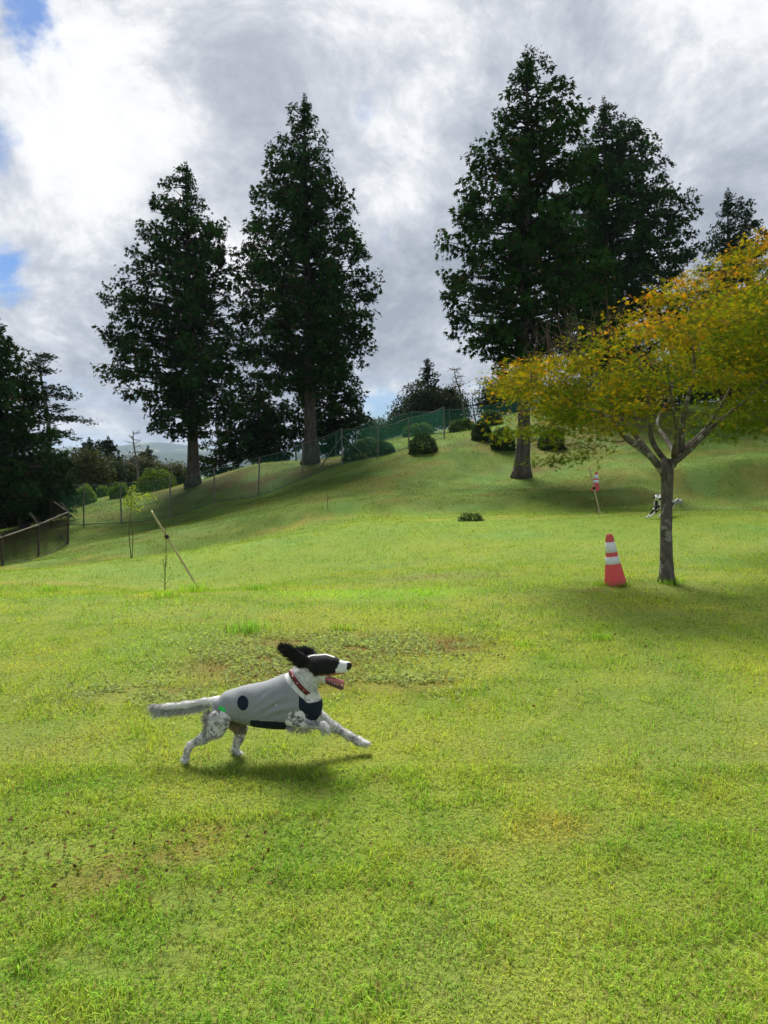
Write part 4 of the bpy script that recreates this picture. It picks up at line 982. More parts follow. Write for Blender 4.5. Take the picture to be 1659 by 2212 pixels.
class Field:
    """smooth union of tapered capsules on a grid"""
    def __init__(s, lo, hi, h):
        s.h = h; s.org = np.array(lo); s.n = np.ceil((np.array(hi) - s.org) / h).astype(int) + 1
        s.ax = [s.org[i] + np.arange(s.n[i]) * h for i in range(3)]
        s.F = np.full(s.n, .2, dtype=np.float32)
    def cap(s, a, b, ra, rb, k=.02, sy=1.0, sub=False):
        a, b = np.array(a, float), np.array(b, float); R_ = max(ra, rb) * max(1, sy) + k + .03
        lo = np.maximum(((np.minimum(a, b) - R_ - s.org) / s.h).astype(int), 0); hi = np.minimum(((np.maximum(a, b) + R_ - s.org) / s.h).astype(int) + 2, s.n)
        if (hi <= lo).any(): return
        X, Y, Z = np.meshgrid(*[s.ax[i][lo[i]:hi[i]] for i in range(3)], indexing='ij')
        d = b - a; dy = d[1] / sy; px, py, pz = X - a[0], (Y - a[1]) / sy, Z - a[2]
        dd = d[0] ** 2 + dy ** 2 + d[2] ** 2 + 1e-9
        t = np.clip((px * d[0] + py * dy + pz * d[2]) / dd, 0, 1)
        q = np.sqrt((px - t * d[0]) ** 2 + (py - t * dy) ** 2 + (pz - t * d[2]) ** 2) - (ra + (rb - ra) * t)
        if sy < 1: q = q * (sy * .5 + .5)
        sl = tuple(slice(lo[i], hi[i]) for i in range(3)); f = s.F[sl]
        if sub: q = -q; e = np.maximum(k - np.abs(f - q), 0) / k; s.F[sl] = np.maximum(f, q) + e * e * k / 4
        else: e = np.maximum(k - np.abs(f - q), 0) / k; s.F[sl] = np.minimum(f, q) - e * e * k / 4
    def mesh(s, F=None): return surface_nets(s.F if F is None else F, s.org, s.h)
def fur_mat(name, rough=.75):
    m, t = new_mat(name); co = obj_co(t); c = attr(t, 'col'); tk = attr(t, 'tick', 'Fac')
    sp = noise(co, 42, 3, .6, nt_=t); sp2 = noise(co, 26, 4, .6, .4, t)
    mk = fmath('MULTIPLY', tk, fmath('MAXIMUM', ramp(sp, [(.53, 0.0), (.59, 1.0)], t), ramp(sp2, [(.50, 0.0), (.60, .9)], t), t), t)
    c = mixc(mk, c, (.10, .098, .10), t)
    n = noise(vmath('MULTIPLY', co, (40, 120, 120), t).outputs[0], 3, 3, .7, nt_=t)
    finish(t, principled(t, c, rough, .2, n, 0, .5, .004)); return m
M['fur'] = fur_mat('dog_coat')
M['furblack'] = simple('black_fur', (.010, .010, .011), (.018, .017, .017), 60, .6, .3)
M['strand'] = leaf_mat('fur_strands', .15, .6, .3, (1, 1, 1))
M['nose'] = simple('wet_nose', (.012, .011, .012), None, 60, .25, .5)
M['eye'] = simple('dark_eye', (.020, .012, .006), None, 40, .08, .6)
M['tongue'] = simple('tongue', (.52, .17, .18), (.42, .12, .13), 30, .4, .5)
M['tooth'] = simple('teeth', (.78, .74, .64), None, 30, .3, .5)
mk_, t = new_mat('grey_jersey'); co = obj_co(t); n_ = noise(co, 160, 3, .7, nt_=t); n2_ = noise(co, 9, 3, .5, nt_=t)
c_ = mixc(ramp(n_, [(.35, 0.0), (.7, 1.0)], t), (.22, .235, .25), (.30, .312, .325), t); c_ = mixc(fmath('MULTIPLY', n2_, .25, t), c_, (.25, .26, .27), t)
finish(t, principled(t, c_, .9, .1, n_, 0, .35, .002)); M['jersey'] = mk_
M['trim'] = simple('pale_ribbed_trim', (.42, .43, .44), (.34, .35, .36), 150, .9, .1, (1, 1, 1), .5, .002)
M['hem'] = simple('stitched_hem', (.19, .20, .215), (.25, .26, .27), 150, .9, .1, (1, 1, 1), .5, .002)
M['navy'] = simple('navy_jersey', (.010, .016, .030), (.014, .022, .038), 120, .85, .15, (1, 1, 1), .3, .002)
M['collar'] = simple('dark_red_collar', (.16, .012, .016), (.10, .01, .014), 40, .5, .35)
M['brass'] = simple('pale_studs', (.55, .50, .45), None, 40, .3, .5, metal=.5)
M['greentag'] = simple('bright_green_tag', (.03, .62, .12), None, 40, .6, .3)

def build_dog():
    DD = 4.11
    def z1(x, y, dy=0.0):     # a reading of the close view of the dog -> reference units -> metres
        return atv((380 + x * .38578) * .81006, (1690 + y * .38578) * .81006, DD + dy)
    base = z1(520, 905); base[2] = gz(base[0], base[1])
    def q(x, y, dy=0.0): return z1(x, y, dy) - base
    U = .000803
    h = .0045
    lo = q(20, 980) - np.array([0, .20, .02]); hi = q(1620, 60) + np.array([0, .20, .05])
    T = Field(lo, hi, h)                              # trunk alone, for the clothing
    def torso(Fd, grow=0.0):
        c = lambda a, b, ra, rb, k=.05, sy=.72: Fd.cap(q(*a), q(*b), ra * U + grow, rb * U + grow, k, sy)
        c((545, 508), (640, 492), 66, 92, .05, .95); c((640, 492), (760, 488), 92, 118); c((760, 488), (870, 490), 118, 138); c((870, 490), (980, 482), 138, 150)
        c((980, 482), (1075, 468), 150, 136); c((1075, 468), (1125, 480), 132, 98, .06, .8)
        c((1000, 415), (1085, 345), 105, 92, .06, .8)
        c((1110, 510), (1150, 530), 84, 62, .04, .9)
        c((960, 400), (1030, 380), 60, 78, .05, .9)
    torso(T)
    B = Field(lo, hi, h); B.F[:] = T.F
    c = lambda a, b, ra, rb, k=.02, sy=1.0: B.cap(q(*a), q(*b), ra * U, rb * U, k, sy)
    # neck and head
    c((1070, 372), (1130, 290), 98, 86, .04, .85); c((1130, 290), (1190, 232), 84, 78, .04, .85)
    c((1190, 225), (1262, 212), 76, 70, .03, .86); c((1180, 250), (1235, 262), 52, 38, .03, .9)
    c((1262, 215), (1330, 222), 64, 46, .03, .85)
    c((1300, 190), (1322, 184), 30, 24, .02, 1.4)                       # brow
    c((1325, 228), (1405, 226), 44, 33, .03, .85); c((1395, 222), (1426, 214), 30, 20, .02, .9)
    c((1330, 252, -.018), (1385, 254, -.015), 22, 17, .02, .8); c((1330, 252, .018), (1385, 254, .015), 22, 17, .02, .8)   # upper lips
    c((1205, 278), (1255, 300), 34, 22, .03, 1.1)                      # jaw joint
    c((1240, 300, -.016), (1300, 340, -.016), 14, 12, .012); c((1300, 340, -.016), (1378, 372, -.006), 12, 12, .012)
    c((1240, 300, .016), (1300, 340, .016), 14, 12, .012); c((1300, 340, .016), (1378, 372, .006), 12, 12, .012)
    c((1255, 318), (1372, 370), 17, 12, .012, 1.5); c((1236, 282), (1262, 312), 26, 20, .02, .9)
    # near foreleg, folded
    nf = -.078
    c((1075, 520, -.05), (1060, 568, nf), 54, 50, .03, .6); c((1060, 566, nf), (1032, 600, nf), 46, 38, .02, .8)
    c((1032, 602, nf), (1110, 618, nf), 38, 31, .015); c((1110, 618, nf), (1190, 628, nf), 31, 24, .015); c((1190, 628, nf), (1246, 632, nf), 27, 28, .015)
    c((1246, 632, nf), (1272, 652, nf), 26, 23, .012)
    for k_, dx in enumerate((-.016, -.005, .006, .016)): c((1262, 645, nf + dx), (1284, 676, nf + dx), 15, 11, .008)
    c((1240, 655, nf), (1248, 690, nf), 16, 10, .012)
    # far foreleg, stretched
    ff = .075
    c((1130, 500, .05), (1190, 560, ff), 78, 52, .05, .7); c((1190, 560, ff), (1235, 585, ff), 52, 42, .03)
    c((1235, 585, ff), (1330, 645, ff), 42, 32, .02); c((1330, 645, ff), (1425, 702, ff), 32, 27, .02); c((1425, 702, ff), (1490, 738, ff), 27, 27, .015); c((1490, 738, ff), (1530, 755, ff), 30, 28, .015)
    for dx in (-.017, -.006, .006, .017): c((1520, 750, ff + dx), (1562, 752 + abs(dx) * 300, ff + dx), 17, 12, .008)
    # near hind leg
    nh = -.062
    c((545, 580, -.03), (518, 606, nh), 40, 62, .03, .55); c((518, 606, nh), (498, 665, nh), 66, 52, .03, .55); c((560, 600, nh), (520, 668, nh), 38, 40, .03, .6)
    c((498, 665, nh), (420, 722, nh), 50, 36, .02, .7); c((420, 722, nh), (336, 766, nh), 35, 22, .015, .8)
    c((334, 764, nh), (316, 800, nh), 25, 22, .012); c((316, 800, nh), (296, 865, nh), 21, 20, .012); c((296, 865, nh), (290, 888, nh), 27, 26, .015)
    for dx in (-.017, -.006, .006, .017): c((285, 880, nh + dx), (298, 908 - abs(dx) * 300, nh + dx), 15, 12, .008)
    # far hind leg
    fh = .07
    c((600, 520, .04), (640, 590, fh), 74, 66, .05, .6); c((640, 590, fh), (680, 650, fh), 64, 46, .03, .7); c((680, 650, fh), (672, 720, fh), 42, 29, .02, .75)
    c((672, 720, fh), (640, 798, fh), 28, 22, .015); c((640, 798, fh), (664, 830, fh), 23, 21, .012); c((664, 830, fh), (718, 868, fh), 23, 24, .015)
    for dx in (-.017, -.006, .006, .017): c((712, 866, fh + dx), (766, 884 - abs(dx) * 300, fh + dx), 17, 13, .008)
    # tail
    c((510, 462), (430, 468), 30, 22, .03); c((430, 468), (300, 492), 22, 24, .02); c((300, 492), (180, 505), 24, 22, .02); c((180, 505), (85, 505), 22, 12, .02)
    V, Fq = B.mesh()
    # mouth lining, mask and ticking
    inv = lambda P_: ((P_ + base))
    def z1of(P_):
        W_ = inv(P_); dirx = W_[:, 0] / W_[:, 1]; e = (W_[:, 2] - CAM_H) / W_[:, 1]
        # undo the pitch of the view
        cp, sp_ = math.cos(PITCH), math.sin(PITCH); den_ = cp - e * sp_
        yy = (e * cp + sp_) / den_; fw = 1 / (cp + yy * -sp_ * -1) if False else None
        depth = cp - e * sp_
        xc = dirx / depth; py = 1105.5 - yy * FPX; px = 829.5 + xc * FPX
        return (px / .81006 - 380) / .38578, (py / .81006 - 1690) / .38578
    def paint(P_):
        x, y = z1of(P_); n = len(x); nz = fbm(P_ * 60, 3, 2) - .5; x2, y2 = x + nz * 26, y + nz * 26
        white = np.array([.66, .655, .64]); blk = np.array([.011, .011, .012])
        colr = np.repeat(white[None], n, 0); tick = np.full(n, .42)
        head = x2 > 1090
        mask = head & (x2 < 1362 - .28 * (y2 - 190)) & (y2 < 292 - .12 * (x2 - 1150) * (x2 > 1150) ) & (y2 < 150 + .9 * (x2 - 1040))
        colr[mask] = blk; tick[mask] = 0
        blaze = mask & (np.abs(P_[:, 1]) < .012) & (x2 < 1330); colr[blaze] = white * .9
        tan = head & ~mask & (y2 > 262) & (y2 < 292) & (x2 > 1180) & (x2 < 1300); colr[tan] = [.20, .085, .03]; tick[tan] = 0
        muz = (x > 1300) & ~mask; tick[muz] = .05
        nose = (x > 1412) & (y < 248) & (y > 196); colr[nose] = [.02, .018, .018]; tick[nose] = 0
        lip = (x > 1262) & (x < 1420) & (y > 268) & (y < 290) & ~mask; colr[lip] = [.35, .14, .14]
        jaw = (x > 1262) & (y > 296) & (x < 1420) & (y < 420); colr[jaw] = [.42, .13, .14]; tick[jaw] = .0
        chin = jaw & (y > 352 + (x - 1385) * .42 + 14); colr[chin] = [.12, .06, .06]
        legs = ((x < 620) & (y > 500)) | (y > 560); tick[legs & (x < 640)] = 1.0; tick[legs & (x > 620) & (x < 800)] = .95
        tick[(x > 1000) & (y > 500) & (x < 1240)] = .95; tick[(x > 1200) & (y > 560) & (x > 1300)] = .9
        feet = ((y > 855) & (x < 820)) | (x > 1490) | ((x > 1225) & (y > 600) & (x < 1310) & (y < 700)); tick[feet] = .25
        hock = (x < 350) & (y > 745) & (y < 785); tick[hock] = 0
        tail = (x < 480) & (y < 600); tick[tail] = .25
        tl = tail & (y2 > 515); colr[tl] = [.42, .42, .42]
        inner_shade = (x > 600) & (x < 720) & (y > 590) & (y < 690); colr[inner_shade] = [.30, .22, .16]  # shade inside the thigh, painted brown into the coat colour
        neck = (x > 1040) & (x < 1240) & (y > 290) & (y < 420); tick[neck] = .35
        return colr, np.clip(tick, 0, 1)
    colr, tick = paint(V)
    root = thing('dog', base, 'black and white setter in a grey shirt bounding across the lawn', 'dog', 'dogs')
    body = link('body', np_mesh('body', V, Fq, colr, True, {'tick': tick}), M['fur'], root)
    # ---- shirt
    S = T.F - .0065
    X, Y, Z = np.meshgrid(*T.ax, indexing='ij'); PX = (X - q(750, 905)[0]) / U + 750; PY = 905 - (Z - q(750, 905)[2]) / U
    wr = .0075 * np.sin((PX * .040 + PY * .085) + 2.4 * np.sin(PX * .013 + PY * .004)) * np.clip(1 - np.hypot((PX - 960) / 190, (PY - 440) / 120), 0, 1) + .0016 * np.sin(PX * .03 - PY * .05) * np.clip((1050 - PX) / 400, 0, 1)
    S = S + wr
    neckp = ((PX - 1005) * 165 - (PY - 252) * -160) / 230     # distance along the neck beyond the neckline
    nline = ((PX - 1012) * .72 + (PY - 262) * -.69) * U        # >0 beyond neck edge
    nl = np.where(PY < 430, nline, np.minimum(nline, .0) * 0 - .01)
    S = np.maximum(S, np.where((PY < 425) & (PX > 960), nline * .9, -.01))
    rear = np.interp(PX, [440, 500, 522, 560, 600, 680, 745, 800], [430, 452, 512, 548, 570, 594, 612, 700])
    S = np.maximum(S, (PY - rear) * U * .75)
    S = np.maximum(S, (500 - PX) * U)
    S[0], S[-1], S[:, 0], S[:, -1], S[:, :, 0], S[:, :, -1] = [.1] * 6
    SV, SF = surface_nets(S.astype(np.float32), T.org, h)
    cx, cy = z1of(SV); fx, fy = cx[SF].mean(1), cy[SF].mean(1)
    navy = ((fx > 1078 + .06 * (fy - 420)) & (fy > 424 + .10 * (fx - 1080))) | ((fx > 745) & (fy > 594 + .065 * (fx - 745)))
    def submesh(name, V_, F_):
        u, inv_ = np.unique(F_, return_inverse=True); return np_mesh(name, V_[u], inv_.reshape(F_.shape), None, True)
    nl_ = ((fx - 1012) * .72 + (fy - 262) * -.69) * U
    rr_ = (fy - np.interp(fx, [440, 500, 522, 560, 600, 680, 745, 800], [430, 452, 512, 548, 570, 594, 612, 700])) * U
    trim = ~navy & (nl_ > -.011) & (fy < 425) & (fx > 960); hem = ~navy & ~trim & (rr_ > -.0085) & (fx < 800)
    shirt = link('shirt', submesh('shirt', SV, SF[~navy & ~trim & ~hem]), M['jersey'], root)
    link('neck_trim', submesh('neck_trim', SV, SF[trim]), M['trim'], shirt); link('hem', submesh('hem', SV, SF[hem]), M['hem'], shirt)
    link('navy_panel', submesh('navy_panel', SV, SF[navy]), M['navy'], shirt)
    bvh = BVHTree.FromPolygons([tuple(v) for v in SV], [tuple(f) for f in SF])
    camv = Vector((0, 0, CAM_H)) - Vector(base)
    def decal(name, cxy, rx, ry, rot, mat, square=False, off=.0022):
        Vd, Fd = [], []; nr, ns = 5, 28
        for side in (0, 1):
            for i in range(nr + 1):
                for j in range(ns):
                    a = 2 * math.pi * j / ns; u_, v_ = math.cos(a), math.sin(a)
                    if square: m_ = max(abs(u_), abs(v_)); u_, v_ = u_ / m_, v_ / m_
                    f_ = i / nr; x, y = u_ * rx * f_, v_ * ry * f_
                    x, y = x * math.cos(rot) - y * math.sin(rot), x * math.sin(rot) + y * math.cos(rot)
                    tgt = Vector(q(cxy[0] + x, cxy[1] + y)); dv = (tgt - camv).normalized()
                    hit = bvh.ray_cast(tgt - dv * .5, dv)
                    p = hit[0] - dv * (off if side == 0 else -.004) if hit[0] else tgt - dv * .08
                    Vd.append(p[:])
        k = (nr + 1) * ns
        for side in (0, 1):
            for i in range(nr):
                for j in range(ns):
                    a, b_ = side * k + i * ns + j, side * k + i * ns + (j + 1) % ns; f_ = (a, b_, b_ + ns, a + ns); Fd.append(f_ if side else f_[::-1])
        for j in range(ns):
            a, b_ = nr * ns + j, nr * ns + (j + 1) % ns; Fd.append((a, b_, b_ + k, a + k))
        link(name, np_mesh(name, np.array(Vd), np.array(Fd), None, True), mat, shirt)
    decal('round_patch', (694, 476), 38, 52, R(-5), M['navy'])
    decal('green_tag', (551, 518), 25, 14, R(32), M['greentag'], True)
    # ---- collar
    bb = BVHTree.FromPolygons([tuple(v) for v in V], [tuple(f) for f in Fq])
    cc_ = Vector(q(1092, 322)); axn = Vector((Vector(q(1170, 252)) - Vector(q(1070, 340)))).normalized()
    e1 = axn.cross(Vector((0, 1, 0))).normalized(); e2 = axn.cross(e1).normalized(); Vc = []; ns = 40
    for j in range(ns):
        a = 2 * math.pi * j / ns; dv = e1 * math.cos(a) + e2 * math.sin(a); hit = bb.ray_cast(cc_, dv)
        rr = (hit[3] if hit[0] else .07); rr = min(rr, .095)
        for du, dr in ((-.012, .001), (-.012, .0065), (.012, .0065), (.012, .001)): Vc.append((cc_ + dv * (rr + dr) + axn * du)[:])
    Fc = [((j * 4 + i), (j * 4 + (i + 1) % 4), (((j + 1) % ns) * 4 + (i + 1) % 4), (((j + 1) % ns) * 4 + i)) for j in range(ns) for i in range(4)]
    colo = link('collar', np_mesh('collar', np.array(Vc), np.array(Fc), None, True), M['collar'], root)
    for j in range(1, ns, 4):
        p0 = (np.array(Vc[j * 4 + 1]) + np.array(Vc[j * 4 + 2])) / 2; dv = norm(p0 - np.array(cc_))
        lv, lf = lathe([(0.0001, .003), (.003, .002), (.0045, 0)], 8); Zq = Vector(dv).to_track_quat('Z', 'Y').to_matrix(); lv = lv @ np.array(Zq).T + p0
        link('stud', np_mesh('stud', lv, lf, None, True), M['brass'], colo)
    # ---- ears
    def ear(pts, wid, dy, lab):
        n = len(pts); c0 = np.array([q(x, y, d_) for x, y, d_ in pts]); c0 = curve_pts(c0, 14); w_ = np.interp(np.linspace(0, 1, 14), np.linspace(0, 1, n), wid) * U
        T_ = norm(np.gradient(c0, axis=0)); sd_ = norm(np.cross(T_, np.array([0, 1.0, 0.15]))); nn = np.cross(sd_, T_); Ve = []
        for i in range(14):
            for j in range(10):
                a = 2 * math.pi * j / 10; Ve.append(c0[i] + sd_[i] * w_[i] * math.cos(a) + nn[i] * .011 * math.sin(a) * min(1, w_[i] / .02))
        Fe = [(i * 10 + j, i * 10 + (j + 1) % 10, (i + 1) * 10 + (j + 1) % 10, (i + 1) * 10 + j) for i in range(13) for j in range(10)]
        e = link('ear', np_mesh('ear', np.array(Ve), np.array(Fe), None, True), M['furblack'], root)
        # wavy hair along the ear
        r = np.random.default_rng(len(pts)); m_ = 1900; i = r.integers(2, 14, m_); s_ = c0[i] + sd_[i] * (w_[i] * r.uniform(-1, 1, m_))[:, None] + nn[i] * (r.choice([-1, 1], m_) * .009)[:, None]
        dv = norm(T_[i] + .30 * r.normal(size=(m_, 3)) + np.array([-.15, 0, -.25]))
        Vs, Fs, Cs = place(template([kite((0, 0), (0, 1), .045, .02)]), s_, dv, nn[i] + .3 * r.normal(size=(m_, 3)), r.uniform(.022, .06, m_), np.full((m_, 3), .012) * r.uniform(.6, 1.6, (m_, 1)))
        link('hair', np_mesh('hair', Vs, Fs, Cs), M['strand'], e)
    ear([(1178, 238, -.050), (1115, 192, -.074), (1060, 150, -.085), (1020, 118, -.09), (992, 98, -.09)], [12, 44, 44, 32, 10], 0, '')
    ear([(1222, 185, .045), (1170, 138, .07), (1130, 122, .075), (1095, 118, .075)], [8, 30, 24, 8], 0, '')
    # ---- eye, nose, tongue, teeth
    def blob(name, c_, rad, mat, parent):
        lv, lf = lathe([(math.sin(a) * 1.0 + 1e-4, -math.cos(a)) for a in np.linspace(0, math.pi, 9)], 12); link(name, np_mesh(name, lv * np.array(rad) + c_, lf, None, True), mat, parent)
    for d_ in (-.0365, .0365): blob('eye', q(1290, 205, d_), (.0075, .006, .0075), M['eye'], root)
    blob('nose', q(1422, 215), (.0135, .013, .012), M['nose'], root)
    tp_ = curve_pts([q(1250, 298), q(1300, 310), q(1345, 324), q(1380, 334), q(1396, 346)], 12); tw_ = np.interp(np.linspace(0, 1, 12), [0, .5, .85, 1], [.016, .020, .019, .006]); Vt = []
    for i in range(12):
        for j in range(10):
            a = 2 * math.pi * j / 10; Vt.append(tp_[i] + np.array([0, math.cos(a) * tw_[i], math.sin(a) * .012 + (.003 * abs(math.cos(a)))]))
    link('tongue', np_mesh('tongue', np.array(Vt), np.array([(i * 10 + j, i * 10 + (j + 1) % 10, (i + 1) * 10 + (j + 1) % 10, (i + 1) * 10 + j) for i in range(11) for j in range(10)]), None, True), M['tongue'], root)
    for x, y, d_, s_ in [(1290, 326, -.020, 7), (1310, 337, -.020, 7), (1328, 345, -.019, 7), (1346, 352, -.017, 7), (1378, 356, -.012, 12), (1392, 362, -.004, 6), (1392, 362, .004, 6), (1378, 356, .012, 12), (1385, 280, -.014, 10), (1385, 280, .014, 10)]:
        up = -1 if y < 300 else 1; p0 = q(x, y, d_); lv, lf = lathe([(.55 * s_ * U, 0), (.4 * s_ * U, up * s_ * U), (1e-4, up * 2.1 * s_ * U)], 6)
        link('tooth', np_mesh('tooth', lv + p0, lf, None, True), M['tooth'], root)
    # ---- coat: short lying hair and long feathering
    r = np.random.default_rng(5)
    fc = V[Fq].mean(1); fn = norm(np.cross(V[Fq[:, 2]] - V[Fq[:, 0]], V[Fq[:, 3]] - V[Fq[:, 1]]))
    x, y = z1of(fc)
    inside = (x > 500) & (x < 1130) & (y < np.interp(x, [440, 500, 522, 560, 600, 680, 745, 800, 1130], [430, 452, 512, 548, 570, 594, 650, 680, 640]) + 5) & (fc[:, 1] > -.5) & ((x - 1012) * .72 + (y - 262) * -.69 < 0)
    face = (x > 1235) & (y < 420)
    ok = np.where(~inside & ~face & ~((x > 1070) & (x < 1230) & (y > 420) & (y < 600) & (np.abs(fc[:, 1]) < .075)))[0]
    pick = r.choice(ok, 26000); s_ = fc[pick] + r.normal(size=(len(pick), 3)) * .002; nn = fn[pick]; xx, yy = x[pick], y[pick]
    flow = np.repeat(np.array([[-.8, 0, -.6]]), len(pick), 0)
    flow[(xx < 480) & (yy < 600)] = [-.9, 0, -.25]; flow[(xx > 1040) & (yy < 420)] = [-.5, 0, -.8]; flow[(xx > 1200) & (yy > 540)] = [.5, 0, -.6]
    dv = norm(flow - nn * (flow * nn).sum(1, keepdims=True) * .9 + nn * .14 + .16 * r.normal(size=s_.shape))
    cc2, tk2_ = paint(fc[pick]); dk = r.random(len(pick)) < tk2_ * .20; cc2[dk] = [.05, .048, .048]
    cc2 = cc2 * r.uniform(.75, 1.2, (len(pick), 1))
    ln_ = r.uniform(.009, .016, len(pick)); P3 = [place(template([kite((0, 0), (0, 1), .05, .02)]), s_, dv, nn, ln_, cc2)]
    def feather(pts, n, ln, dirv, colr_, spread=.25, dy=0.0, w_=.03):
        c0 = curve_pts(np.array([q(*p) for p in pts]), 40); i = r.integers(0, 40, n); s2 = c0[i] + r.normal(size=(n, 3)) * .007
        d2 = norm(np.array(dirv)[None] + spread * r.normal(size=(n, 3))); cl = np.array(colr_)[None] * r.uniform(.7, 1.2, (n, 1))
        k_ = r.random(n) < .12; cl[k_] *= .45
        P3.append(place(template([kite((0, 0), (0, 1), w_, .03)]), s2, d2, norm(np.array([0, -1.0, .2]) + .5 * r.normal(size=(n, 3))), ln * r.uniform(.5, 1.15, n), cl))
    feather([(470, 475), (380, 492), (250, 512), (120, 520)], 1200, .070, (-.75, 0, -.62), (.58, .58, .57), .16)
    feather([(440, 460), (300, 484), (160, 500), (90, 502)], 700, .042, (-.95, 0, -.1), (.62, .61, .60), .16)
    feather([(100, 500), (85, 505), (90, 512)], 130, .045, (-.9, 0, -.25), (.55, .55, .54), .22)
    feather([(450, 560, -.07), (450, 620, -.07), (440, 680, -.07), (400, 725, -.07)], 420, .040, (-.55, 0, -.75), (.50, .49, .48), .22)
    feather([(470, 520, -.03), (455, 570, -.03)], 200, .06, (-.55, 0, -.8), (.48, .47, .42), .25)
    feather([(1020, 630, -.09), (1060, 645, -.09), (1120, 648, -.09), (1160, 650, -.09)], 300, .042, (-.45, 0, -.8), (.45, .44, .43), .3)
    feather([(1235, 620, .075), (1310, 665, .075)], 160, .022, (-.5, 0, -.8), (.5, .49, .48), .25)
    feather([(650, 700, .07), (640, 760, .07)], 120, .028, (-.6, 0, -.6), (.45, .44, .43), .25)
    feather([(1170, 330), (1185, 380), (1190, 420)], 260, .035, (.1, 0, -.9), (.55, .54, .52), .25)
    feather([(600, 600, 0), (640, 615, 0), (700, 618, 0)], 160, .03, (-.3, 0, -.9), (.30, .24, .19), .25)
    Vs, Fs, Cs, o_ = [], [], [], 0
    for v, f, c3 in P3: Vs.append(v); Fs.append(f + o_); Cs.append(c3); o_ += len(v)
    fo = link('fur', np_mesh('fur', np.vstack(Vs), np.vstack(Fs), np.vstack(Cs)), M['strand'], root); fo['kind'] = 'stuff'
build_dog()

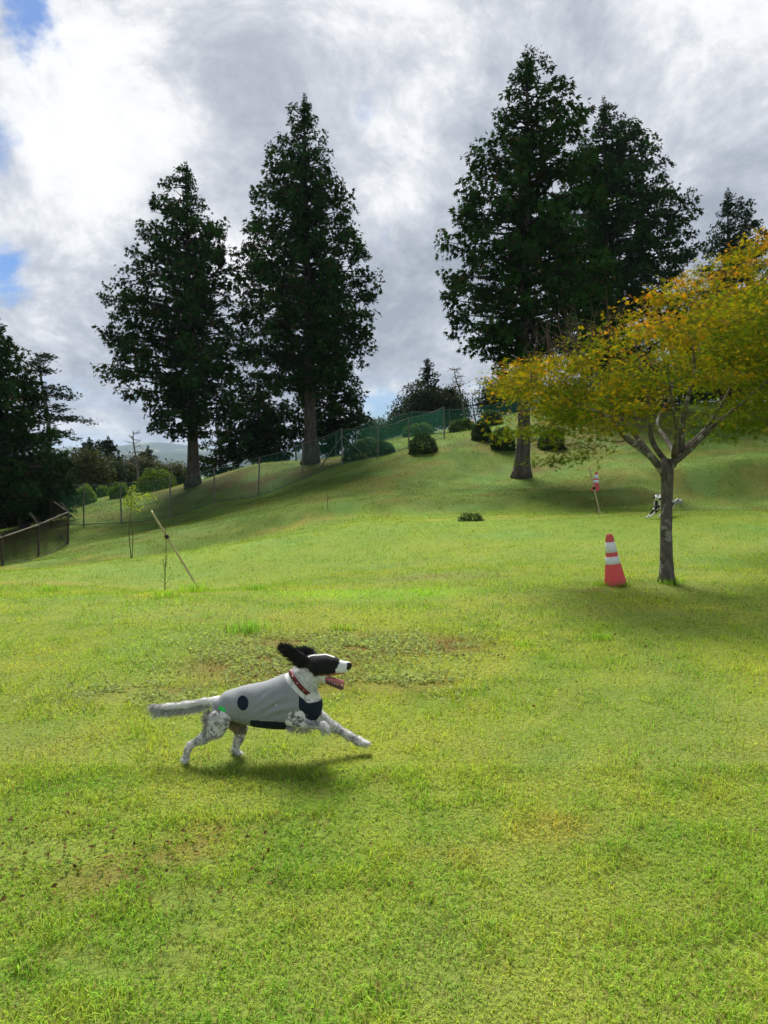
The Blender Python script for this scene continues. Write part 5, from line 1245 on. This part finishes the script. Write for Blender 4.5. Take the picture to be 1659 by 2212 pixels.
def build_far_dog():
    DD = 19.0
    def z7(x, y, dy=0.0): return atv((1540 + x * .19289) * .81006, (1220 + y * .19289) * .81006, DD + dy)
    base = z7(1130, 830); base[2] = gz(base[0], base[1]); lift = base[2] - z7(1130, 825)[2]
    def q(x, y, dy=0.0): return z7(x, y, dy) - base + np.array([0, 0, max(lift, 0)])
    U = .1562 * DD / FPX
    B = Field(q(880, 900) - np.array([0, .45, .05]), q(1520, 440) + np.array([0, .6, .05]), .0085)
    c = lambda a, b, ra, rb, k=.04, sy=1.0: B.cap(q(*a), q(*b), ra * U, rb * U, k, sy)
    c((1118, 632, -.15), (1190, 620, .05), 60, 60, .05, .9); c((1190, 620, .05), (1300, 620, .30), 56, 46, .05, .9)
    c((1125, 600, -.18), (1108, 560, -.26), 46, 42); c((1106, 545, -.27), (1122, 545, -.34), 42, 35); c((1128, 556, -.36), (1146, 574, -.47), 25, 18, .02)
    c((1110, 650, -.18), (1050, 720, -.24), 32, 18, .03); c((1050, 720, -.24), (985, 800, -.28), 17, 11, .02); c((985, 800, -.28), (945, 832, -.30), 11, 11, .02)
    c((1140, 660, -.10), (1090, 740, -.16), 30, 17, .03); c((1090, 740, -.16), (1030, 800, -.20), 15, 11, .02); c((1030, 800, -.20), (1000, 822, -.22), 11, 12, .02)
    c((1280, 640, .25), (1240, 710, .20), 46, 24, .03); c((1240, 710, .20), (1185, 760, .15), 20, 13, .02); c((1185, 760, .15), (1120, 808, .10), 13, 11, .02)
    c((1300, 640, .30), (1290, 720, .30), 40, 22, .03); c((1290, 720, .30), (1230, 780, .26), 18, 12, .02); c((1230, 780, .26), (1190, 815, .24), 11, 11, .02)
    c((1320, 612, .32), (1380, 575, .34), 14, 11, .02); c((1380, 575, .34), (1430, 585, .34), 11, 11, .02); c((1430, 585, .34), (1452, 635, .34), 11, 7, .02)
    V, F = B.mesh()
    n = fbm(V * 16, 3, 2); W_ = V + base
    px = (W_[:, 0] / W_[:, 1] * FPX + 829.5) / .81006; x = (px - 1540) / .19289; zz = (V[:, 2] - q(1110, 545)[2]) / U; y = 545 - zz
    colr = np.repeat(np.array([[.70, .69, .67]]), len(V), 0); blk = np.array([.02, .02, .02])
    m_ = ((y < 570) & (x > 1090) & (x < 1130) & (n > .42)) | ((y > 585) & (y < 660) & (x > 1070) & (x < 1118)) | ((y > 650) & (y < 770) & (n > .36) & (x < 1150)) | ((x > 1150) & (n > .58) & (y < 700))
    colr[m_] = blk; nose = (x > 1140) & (y > 560) & (y < 585) & (V[:, 1] < q(0, 0, -.40)[1]); colr[nose] = blk
    root = thing('dog', base, 'distant black and white dog running half hidden behind the maple trunk', 'dog', 'dogs')
    link('body', np_mesh('body', V, F, colr, True, {'tick': np.full(len(V), .3)}), M['fur'], root)
    for pts in ([(1085, 530, -.28), (1060, 548, -.26), (1042, 570, -.25)], [(1140, 528, -.22), (1160, 540, -.18), (1170, 560, -.17)]):
        link('ear', np_mesh('ear', *tube_arrays(curve_pts([q(*p) for p in pts], 8), np.interp(np.linspace(0, 1, 8), [0, .5, 1], [.025, .035, .012]), 8), None, True), M['furblack'], root)
    r = np.random.default_rng(8); c0 = curve_pts([q(1330, 606, .32), q(1380, 577, .34), q(1430, 587, .34), q(1452, 632, .34)], 40); n_ = 420; i = r.integers(0, 40, n_)
    v = place(LEAF, c0[i], norm(np.array([-.2, 0, -1.0]) + .25 * r.normal(size=(n_, 3))), np.tile([0, -1.0, .1], (n_, 1)) + .3 * r.normal(size=(n_, 3)), .12 * r.uniform(.3, 1.1, n_) * (1.1 - i / 60), np.full((n_, 3), .45) * r.uniform(.6, 1.2, (n_, 1)))
    fo = link('fur', np_mesh('fur', *v), M['strand'], root); fo['kind'] = 'stuff'
    link('collar', np_mesh('collar', *tube_arrays(np.array([q(1113, 575, -.21) + .055 * np.array([math.cos(a), math.sin(a) * .8, .25 * math.cos(a)]) for a in np.linspace(0, 6.283, 20)]), np.full(20, .010), 6, False), None, True), M['collar'], root)
build_far_dog()

for ob in bpy.data.objects:
    if ob.parent is not None and ob.name.split('.')[0] in ('branches', 'stems', 'crown', 'foliage', 'leaves', 'hair'): ob['kind'] = 'stuff'

# ------------------------------------------------------------------ air
hz = bpy.data.meshes.new('haze'); bm = bmesh.new(); bmesh.ops.create_cube(bm, size=1.0); bm.to_mesh(hz); bm.free()
ho = link('haze', hz); ho.scale = (13500, 13500, 190); ho.location = (0, 0, -75 + 95)
m, t = new_mat('thin_haze'); pv = t.nodes.new('ShaderNodeVolumePrincipled'); pv.inputs['Color'].default_value = (.62, .78, 1.0, 1); pv.inputs['Density'].default_value = .00012
o_ = t.nodes.new('ShaderNodeOutputMaterial'); t.links.new(pv.outputs[0], o_.inputs['Volume']); hz.materials.append(m)
tag(ho, 'thin bluish haze over the far hills', 'haze', None, 'stuff')
